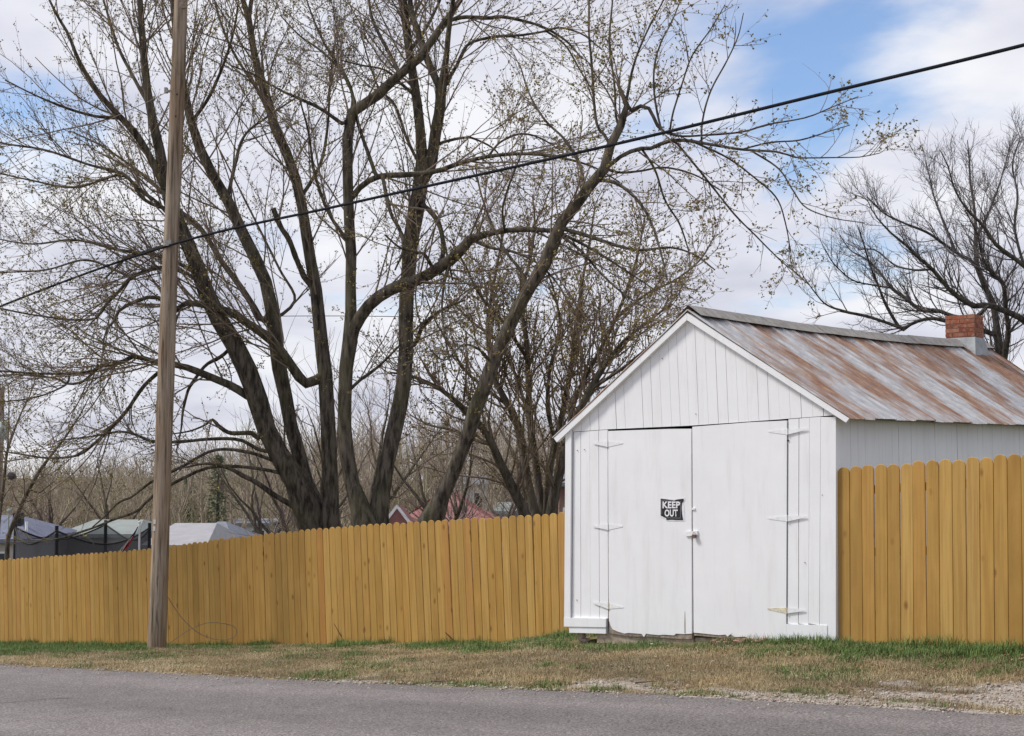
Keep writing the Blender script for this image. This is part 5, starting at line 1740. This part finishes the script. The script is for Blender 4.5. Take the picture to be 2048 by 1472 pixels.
ft1 = far_tree('far_tree', 411, 8.0, 'x', (M['bark2'], M['twig4']), 0.55)
ft2 = far_tree('far_tree', 421, 9.0, 'x', (M['bark2'], M['twig2']), 0.35, stems=4)
FG = 'leafless trees in the background'
place(ft1, 1545, 48, 1.02, 0.3, 'pinkish leafless tree far behind the shed ridge left of its middle', False, 0, FG)
place(ft1, 1445, 42, 0.95, 2.1, 'leafless tree with forked limbs just right of the gable peak', True, 0, FG)
place(ft2, 1700, 60, 1.05, 0.9, 'faint leafless tree behind the middle of the rusty roof', False, 0, FG)
place(ft1, 1880, 44, 1.15, 4.0, 'reddish leafless tree behind the dark bare tree and chimney', True, 0, FG)
place(ft2, 2030, 52, 1.4, 3.0, 'tall faint leafless tree at the right edge', True, 0, FG)
place(ft1, 605, 46, 0.95, 1.2, 'greyish leafless tree seen between the leaning maple stems', True, 0, FG)
place(ft2, 730, 56, 1.1, 5.0, 'thin leafless tree seen through the fork of the V maple', True, 0, FG)
place(ft1, 905, 44, 1.0, 5.6, 'leafless tree filling the gap behind the right-leaning maple', True, 0, FG)
place(ft2, 655, 40, 0.95, 0.4, 'leafless tree directly behind the upright maple stem', True, 0, FG)
place(ft2, 1120, 44, 1.1, 1.0, 'leafless tree rising behind the bushy tree at the shed corner', True, 0, FG)
place(ft2, 1230, 50, 1.1, 2.6, 'leafless tree behind the bushy tree near the roof slope', True, 0, FG)
place(ft2, 520, 66, 0.9, 1.9, 'small far leafless tree right of the dark conifer', True, 0, FG)
place(ft1, 95, 70, 0.75, 0.7, 'small far leafless tree above the blue-grey roof', True, 0, FG)
place(ft2, 215, 75, 0.8, 2.2, 'small far leafless tree above the pale green roof', True, 0, FG)
place(ft1, 1010, 68, 0.8, 2.9, 'small far leafless tree right of the red roof', True, 0, FG)

# conifer far off, between pole and maple
def conifer(px, Z, H, label, seed):
    rg = np.random.default_rng(seed)
    b = base_at(px, Z)
    r = thing('conifer', b, label, 'tree')
    P = np.stack([b + np.array([0, 0, t * H]) for t in np.linspace(0, 1, 6)])[None]
    V, F = tubes(P, np.linspace(0.18, 0.03, 6)[None], 6)
    part('trunk', V, F, M['bark3'], r, True)
    n = 1500
    t = rg.uniform(0.12, 1, n) ** 0.85
    az = rg.uniform(0, 2 * pi, n)
    rad = (1 - t) * H * 0.30 * rg.uniform(0.1, 1.25, n) * (0.7 + 0.5 * np.sin(az * 3 + t * 25 + seed)) + 0.08
    c = b + np.stack([np.cos(az) * rad, np.sin(az) * rad, t * H - rad * 0.25], -1)
    sz = rg.uniform(0.12, 0.32, n)[:, None]
    d = unit(np.stack([np.cos(az), np.sin(az), rg.uniform(-0.5, 0.3, n)], -1) + rg.normal(0, 0.3, (n, 3)))
    sdv = unit(np.cross(d, rg.normal(0, 1, (n, 3))))
    V = np.stack([c - sdv * sz * 0.22, c + sdv * sz * 0.22, c + d * sz], 1).reshape(-1, 3)
    part('needles', V, np.arange(3 * n).reshape(-1, 3), M['needles'], r)


conifer(432, 82, 6.4, 'dark green conifer between the wooden pole and the leaning maple', 5)
conifer(372, 96, 5.0, 'small dark conifer just right of the wooden pole', 6)

# the wooded slope far off reads as one mass
rg = np.random.default_rng(900)
n = 1500
px = rg.uniform(-400, 1350, n)
Zf = rg.uniform(78, 190, n)
hh = rg.uniform(5.0, 9.0, n) * np.interp(px, [-500, 0, 300, 420, 560, 700, 900, 1500], [0.58, 0.58, 0.68, 0.82, 0.9, 1.0, 1.05, 1.0])
bx_ = (px - CX) / FPX * Zf
s_, D_ = UV[0] * bx_ + UV[1] * Zf, NV[0] * bx_ + NV[1] * Zf
B = np.stack([bx_, Zf, zg(s_, D_) - 0.3], -1)
K = 5
P = B[:, None, :] + np.linspace(0, 1, K)[None, :, None] * np.stack([rg.normal(0, 0.5, n), rg.normal(0, 0.5, n), hh], -1)[:, None, :] + np.concatenate([np.zeros((n, 1, 3)), rg.normal(0, 0.15, (n, K - 1, 3))], 1)
R = np.linspace(0.11, 0.02, K)[None] * rg.uniform(0.6, 1.2, (n, 1))
C1, R1 = grow(P, R, 0.30, 0.15, (0.4, 1.1), lambda r, t, g, m: g.uniform(0.8, 2.4, m), 4, 0.2, 0.10, 0.5, 0.018, 0.036, 901)
C2, R2 = grow(C1, R1, 0.75, 0.2, (0.4, 1.1), lambda r, t, g, m: g.uniform(0.4, 1.1, m), 3, 0.2, 0.08, 0.7, 0.014, 0.022, 902)
V, F = cat_tubes([tubes(P, R, 4), tubes(C1, R1, 3), tubes(C2, R2, 3)])
wd = part('far_woods', V, F, M['woods'])
tag(wd, 'brown leafless woods on the far slope beyond the houses', 'woods', kind='stuff')

# ------------------------------------------------------------------ houses down in the valley
def house(px0, px1, Z, py_ridge, py_eave, label, roofm, wallm, hip=(0, 0), depth=7.0, yaw=0.0, overhang=0.35, windows=(), wall_h=2.5, gable=False):
    """a house whose ridge runs across the view; px0..px1 eave ends"""
    ctr = atZ((px0 + px1) / 2, py_ridge, Z)
    zr = ctr[2]
    fz = Z - depth / 2
    ze = atZ((px0 + px1) / 2, py_eave, fz)[2]
    Lx = (px1 - px0) / FPX * fz
    p = np.array([ctr[0], ctr[1], ze - wall_h])
    root = thing('house', p, label, 'house')
    c, s__ = cos(yaw), sin(yaw)

    def T(x, y, z):
        return (p[0] + c * x - s__ * y, p[1] + s__ * x + c * y, z)
    hx, hy = Lx / 2, depth / 2
    r0, r1 = -hx + hip[0], hx - hip[1]
    V = [T(-hx, -hy, ze), T(hx, -hy, ze), T(hx, hy, ze), T(-hx, hy, ze), T(r0, 0, zr), T(r1, 0, zr)]
    V += [(v[0], v[1], v[2] - 0.16) for v in V]
    F = [(0, 1, 5, 4), (2, 3, 4, 5), (1, 2, 5), (3, 0, 4), (7, 6, 10, 11), (9, 8, 11, 10), (8, 7, 11), (6, 9, 10), (0, 6, 7, 1), (1, 7, 8, 2), (2, 8, 9, 3), (3, 9, 6, 0)]
    rf = part('roof', V, F, roofm, root)
    ox = overhang
    gz = float(zg(UV @ p[:2], NV @ p[:2])) - 0.5
    wb = min(ze - wall_h, gz)
    V = [T(-hx + ox, -hy + ox, wb), T(hx - ox, -hy + ox, wb), T(hx - ox, hy - ox, wb), T(-hx + ox, hy - ox, wb)]
    V += [(v[0], v[1], ze - 0.02) for v in V]
    fs = [(0, 1, 5, 4), (1, 2, 6, 5), (2, 3, 7, 6), (3, 0, 4, 7)]
    if hip == (0, 0):
        V += [T(-hx + ox, 0, zr - 0.2), T(hx - ox, 0, zr - 0.2)]
        fs = [(0, 1, 5, 4), (1, 2, 6, 9, 5), (2, 3, 7, 6), (3, 0, 4, 8, 7)]
    part('wall', V, fs, wallm, root)
    for (fx, wz, ww, wh) in windows:
        x0 = -hx + ox + fx * (Lx - 2 * ox)
        q = [T(x0 + ww * a, -hy + ox - 0.03 + 0.05 * b, ze - 0.02 - wz - wh + wh * d) for a, b, d in box(0, 1, 0, 1, 0, 1)]
        w_ = part('window', q, BOXF, M['white'], root)
        q = [T(x0 + 0.08 + (ww - 0.16) * a, -hy + ox - 0.045 + 0.03 * b, ze - 0.02 - wz - wh + 0.08 + (wh - 0.16) * d) for a, b, d in box(0, 1, 0, 1, 0, 1)]
        part('pane', q, BOXF, M['glass'], w_)
    return root, rf, T, (hx, hy, ze, zr)


h1, rf1, T1, d1 = house(-210, 122, 60, 1030, 1078, 'house with blue-grey hipped roof above the fence at the far left', M['hroof_b'], M['wall_b'], (2.0, 1.6), 7.0, windows=((0.75, 0.5, 1.0, 1.0),))
q = atZ(37, 1036, 58.5)
part('chimney', box(q[0] - 0.17, q[0] + 0.17, q[1] - 0.2, q[1] + 0.2, q[2] - 0.5, q[2] + 0.22), BOXF, M['black'], rf1)
q = atZ(53, 1052, 57.8)
V, F = tubes(np.array([[q + np.array([0, 0, -0.3]), q + np.array([0, 0, 0.18])]]), np.full((1, 2), 0.06), 8)
part('vent_pipe', V, F, M['white'], rf1)
h2, rf2, T2, d2 = house(160, 318, 66, 1039, 1068, 'house with pale green-grey roof behind the trampoline net', M['hroof_g'], M['wall_b'], (0.6, 0.6), 7.5)
h3, rf3, T3, d3 = house(322, 455, 58, 1046, 1090, 'house with pale metal roof just right of the wooden pole', M['hroof_w'], M['wall_w'], (0.5, 0.35), 7.0)
h4, rf4, T4, d4 = house(388, 500, 62, 1043, 1086, 'house with slate-grey hipped roof behind the pale metal roof', M['hroof_d'], M['wall_w'], (1.0, 1.0), 6.5)
h5, rf5, T5, d5 = house(470, 566, 84, 1038, 1046, 'small white house with a dark window left of the leaning maple trunk', M['hroof_d'], M['wall_w'], (0, 0), 7.0, windows=((0.55, 0.35, 0.85, 0.8), (0.15, 0.35, 0.85, 0.8)))
h6, rf6, T6, d6 = house(782, 1015, 72, 982, 1050, 'house with faded red roof between the maple trunks', M['hroof_r'], M['wall_w'], (3.2, 3.2), 8.0, windows=((0.3, 0.4, 1.0, 1.0),))
# porch gable with white barge boards on the red roof
q = atZ(794, 1050, 65.5)
pg = [(-0.75, 0.0), (0.0, 1.0), (0.75, 0.0)]
for sx in (-1, 1):
    V = []
    for y in (-0.06, 0.0):
        for x, z in ((sx * 0.85, -0.35), (0, 0.78), (0, 0.98), (sx * 0.98, -0.28)):
            V.append((q[0] + x, q[1] + y, q[2] + z))
    part('barge_board', V, [(0, 1, 2, 3), (7, 6, 5, 4), (0, 4, 5, 1), (1, 5, 6, 2), (2, 6, 7, 3), (3, 7, 4, 0)], M['white'], rf6)
V = [(q[0] - 0.9, q[1], q[2] - 0.34), (q[0], q[1], q[2] + 0.88), (q[0] + 0.9, q[1], q[2] - 0.34), (q[0] - 0.9, q[1] + 3.2, q[2] - 0.34), (q[0], q[1] + 3.2, q[2] + 0.88), (q[0] + 0.9, q[1] + 3.2, q[2] - 0.34)]
part('porch_roof', V, [(0, 1, 4, 3), (1, 2, 5, 4), (0, 2, 1), (3, 4, 5)], M['hroof_r'], rf6)
h7, rf7, T7, d7 = house(900, 985, 96, 952, 968, 'white house peeping between trunks above the red roof', M['hroof_d'], M['wall_w'], (0, 0), 7.0, windows=((0.6, 0.5, 0.8, 1.1),))
h8, rf8, T8, d8 = house(985, 1105, 82, 1004, 1022, 'low pale house behind the bushy tree stems', M['hroof_g'], M['wall_w'], (0, 0), 7.0, windows=((0.2, 0.3, 0.9, 0.9), (0.6, 0.3, 0.9, 0.9)))
h9, rf9, T9, d9 = house(1095, 1190, 60, 948, 965, 'brown sided house seen at the edge of the shed corner', M['hroof_d'], M['wall_br'], (0, 0), 6.5, windows=((0.12, 1.0, 0.8, 0.9),), wall_h=3.0)

# ------------------------------------------------------------------ trampoline, flag, post, transformer, nest
tb = base_at(160, 35.5)
tr = thing('trampoline', tb, 'round trampoline with sagging dark safety net behind the fence', 'trampoline')
TR = 1.74
ztop = atZ(163, 1063, 34)[2] + 0.02
hgt = ztop - tb[2]
mat_z = 0.85
ang = [radians(a) for a in (-93, -3, 87, 177)]
for a in ang:
    P = np.array([[tb + np.array([TR * cos(a), TR * sin(a), 0]), tb + np.array([TR * cos(a), TR * sin(a), hgt + 0.12])]])
    V, F = tubes(P, np.full((1, 2), 0.045), 8)
    part('pole', V, F, M['black'], tr, True)
nn = 96
V = []
tube_top = []
for i in range(nn):
    a = 2 * pi * i / nn + ang[0]
    fr = (i % (nn // 4)) / (nn // 4)
    sag = 0.36 * 4 * fr * (1 - fr)
    pz = tb[2] + hgt - sag
    rr_ = TR * (1 - 0.20 * 4 * fr * (1 - fr))
    V += [tb + np.array([rr_ * cos(a), rr_ * sin(a), mat_z]), np.array([tb[0] + rr_ * cos(a), tb[1] + rr_ * sin(a), pz])]
    tube_top.append(V[-1])
F = [(2 * i, 2 * ((i + 1) % nn), 2 * ((i + 1) % nn) + 1, 2 * i + 1) for i in range(nn)]
net = part('net', V, F, M['net'], tr)
tt = np.array(tube_top + [tube_top[0]])
V, F = tubes(tt[None], np.full((1, nn + 1), 0.022), 5)
part('net_hem', V, F, M['black'], net)
P = np.array([[tb + np.array([TR * cos(a), TR * sin(a), mat_z]) for a in np.linspace(0, 2 * pi, 49)]])
V, F = tubes(P, np.full((1, 49), 0.04), 6)
part('frame', V, F, M['steel'], tr, True)
V = [tb + np.array([0, 0, mat_z])] + [tb + np.array([(TR - 0.1) * cos(a), (TR - 0.1) * sin(a), mat_z]) for a in np.linspace(0, 2 * pi, 49)[:-1]]
part('jumping_mat', V, [(0, 1 + i, 1 + (i + 1) % 48) for i in range(48)], M['black'], tr)

fb = base_at(275, 31)
fl = thing('flag', fb, 'small striped flag with blue canton hanging from a white pole behind the fence', 'flag')
tp = atZ(274, 1045, 31)
V, F = tubes(np.array([[fb, np.array([fb[0], fb[1], tp[2]])]]), np.full((1, 2), 0.022), 8)
part('pole', V, F, M['white'], fl, True)
rk = rock('finial', np.array([fb[0], fb[1], tp[2]]), (0.035, 0.035, 0.035), M['white'], fl, 3)


def drape(u0, u1, v0, v1, mat, name, off=0.0):
    V = []
    nu, nv = 6, 8
    for i in range(nu + 1):
        for j in range(nv + 1):
            u_ = u0 + (u1 - u0) * i / nu
            v_ = v0 + (v1 - v0) * j / nv
            x = -0.20 * v_ - 0.12 * u_ * (0.6 + v_)
            y = 0.05 * sin(u_ * 14 + v_ * 3) - off
            z = -0.06 - v_ * 0.42 - u_ * 0.12
            V.append((fb[0] + x - 0.01, fb[1] + y, tp[2] + z))
    F = [(i * (nv + 1) + j, (i + 1) * (nv + 1) + j, (i + 1) * (nv + 1) + j + 1, i * (nv + 1) + j + 1) for i in range(nu) for j in range(nv)]
    part(name, V, F, mat, fl)


drape(0, 1, 0, 0.55, M['blue'], 'canton')
for k in range(6):
    drape(k / 6, (k + 1) / 6, 0.55, 1.3, M['red'] if k % 2 == 0 else M['white'], 'stripe')

gb = base_at(11, 33)
gp = thing('garden_post', gb, 'slim grey post with a round cap left of the trampoline', 'post')
t_ = atZ(10.5, 1022, 33)
V, F = tubes(np.array([[gb, np.array([gb[0], gb[1], t_[2]])]]), np.full((1, 2), 0.022), 8)
part('shaft', V, F, M['grn'], gp, True)
rock('cap', np.array([gb[0], gb[1], t_[2]]), (0.055, 0.055, 0.05), M['grn'], gp, 8)

up = base_at(-9, 62)
u2 = thing('far_utility_pole', up, 'far wooden pole with pale transformer drum at the left edge', 'pole')
a_ = atZ(-22, 800, 62)
V, F = tubes(np.array([[up, np.array([up[0], up[1], a_[2] + 0.6])]]), np.array([[0.16, 0.12]]), 10)
part('shaft', V, F, M['pole'], u2, True)
c_ = atZ(6, 861, 61.7)
V, F = tubes(np.array([[c_ + np.array([0, 0, z]) for z in (-0.40, -0.38, 0.34, 0.38, 0.40)]]), np.array([[0.02, 0.22, 0.22, 0.14, 0.01]]), 14)
part('transformer', V, F, M['grn'], u2, True)
part('bracket', box(up[0], c_[0], c_[1] - 0.04, c_[1] + 0.04, c_[2] + 0.05, c_[2] + 0.12), BOXF, M['steel'], u2)
V, F = tubes(np.array([[c_ + np.array([-0.05, 0, 0.38]), c_ + np.array([-0.05, 0, 0.75])]]), np.array([[0.05, 0.02]]), 8)
part('bushing', V, F, M['steel'], u2, True)

c_ = atZ(23, 952, 33.4)
rg = np.random.default_rng(77)
m_ = 420
d_ = unit(rg.normal(0, 1, (m_, 3)))
p_ = c_ + d_ * rg.uniform(0.0, 0.10, (m_, 1)) * np.array([1, 1, 0.8])
e_ = unit(np.cross(d_, rg.normal(0, 1, (m_, 3)))) * rg.uniform(0.03, 0.09, (m_, 1))
V, F = tubes(np.stack([p_ - e_, p_ + e_], 1), np.full((m_, 2), 0.007), 3)
tag(part('twig_nest', V, F, M['twig3']), 'dark round twig nest caught in the left edge sapling', 'nest')

# ------------------------------------------------------------------ sticks and litter on the verge
def stick(pts, w, label, tip=None):
    """pts: picture points with a height above ground in metres"""
    b = ground_hit(*pts[0][:2])
    Q = []
    for x, y, up_ in pts:
        if up_ > 0.005:
            Q.append(atY(x, y, b[1]))
        else:
            Q.append(ground_hit(x, y) + np.array([0, 0, 0.02]))
    root = thing('stick', b, label, 'stick')
    P = crom(np.array(Q), 14)
    R = np.linspace(w, w * 0.4, 14)
    V, F = tubes(P[None], R[None], 6)
    part('stem', V, F, M['stick'], root, True)
    if tip:
        V, F = tubes(np.array([[P[0] - (P[1] - P[0]) * 0.3, P[0] + (P[1] - P[0]) * 0.5]]), np.full((1, 2), w * 1.05), 8)
        part('cut_end', V, [tuple(q) for q in F.tolist()] + [tuple(range(8))], M['cut'], root)
    return root


stick([(491, 1288, 0), (503, 1291, 0), (516, 1294, 0), (524, 1293, 0)], 0.028, 'broken stick with pale cut end at the foot of the fence', True)
stick([(602, 1313, 0), (630, 1311, 0), (662, 1308, 0)], 0.016, 'straight dead stick lying on the verge before the fence')
stick([(690, 1288, 0), (682, 1272, 0.1), (668, 1247, 0.3)], 0.010, 'thin twig leaning left against the fence foot')
stick([(694, 1289, 0), (704, 1277, 0.1), (720, 1264, 0.2)], 0.009, 'thin twig leaning right against the fence foot')
stick([(912, 1288, 0), (902, 1276, 0.1), (891, 1265, 0.2)], 0.014, 'dark bent twig sticking up before the middle of the long fence')
stick([(897, 1284, 0), (896, 1268, 0.1), (899, 1250, 0.2)], 0.007, 'upright wisp of twig against the middle of the long fence')
stick([(1657, 1281, 0), (1654, 1262, 0.1), (1647, 1230, 0.3)], 0.008, 'thin weed stalk beside the right corner of the shed')
stick([(1658, 1281, 0), (1656, 1266, 0.1), (1659, 1253, 0.2)], 0.006, 'short weed stalk beside the right corner of the shed')
stick([(1270, 1370, 0), (1290, 1368, 0), (1314, 1366, 0)], 0.010, 'thin stick on the gravel before the left shed door')
stick([(862, 1366, 0), (890, 1366, 0), (917, 1362, 0)], 0.009, 'dark stick at the asphalt edge before the long fence')
for k, (x, y, w) in enumerate(((1290, 1284, 0.028), (1306, 1284, 0.02), (1319, 1283, 0.03), (1303, 1293, 0.012))):
    b = ground_hit(x, y) + np.array([0, 0, 0.03])
    o = link('paint_flake', meshdata('paint_flake', box(-w, w, -0.012, 0.012, -0.004, 0.004), BOXF), M['white'], None, b, (0.25, 0.1, random.uniform(-0.4, 0.4)))
    tag(o, ('white paint flake leftmost in the grass under the left shed door', 'middle white paint flake in the grass under the left shed door', 'rightmost white paint flake in the grass under the left shed door', 'tiny white paint flake lying nearest the road before the left shed door')[k], 'litter', 'paint flakes under the left shed door')

print('branches', c1, c2, c3, c4, c5, 'tris', sum(len(o.data.polygons) for o in scene.objects if o.type == 'MESH'))
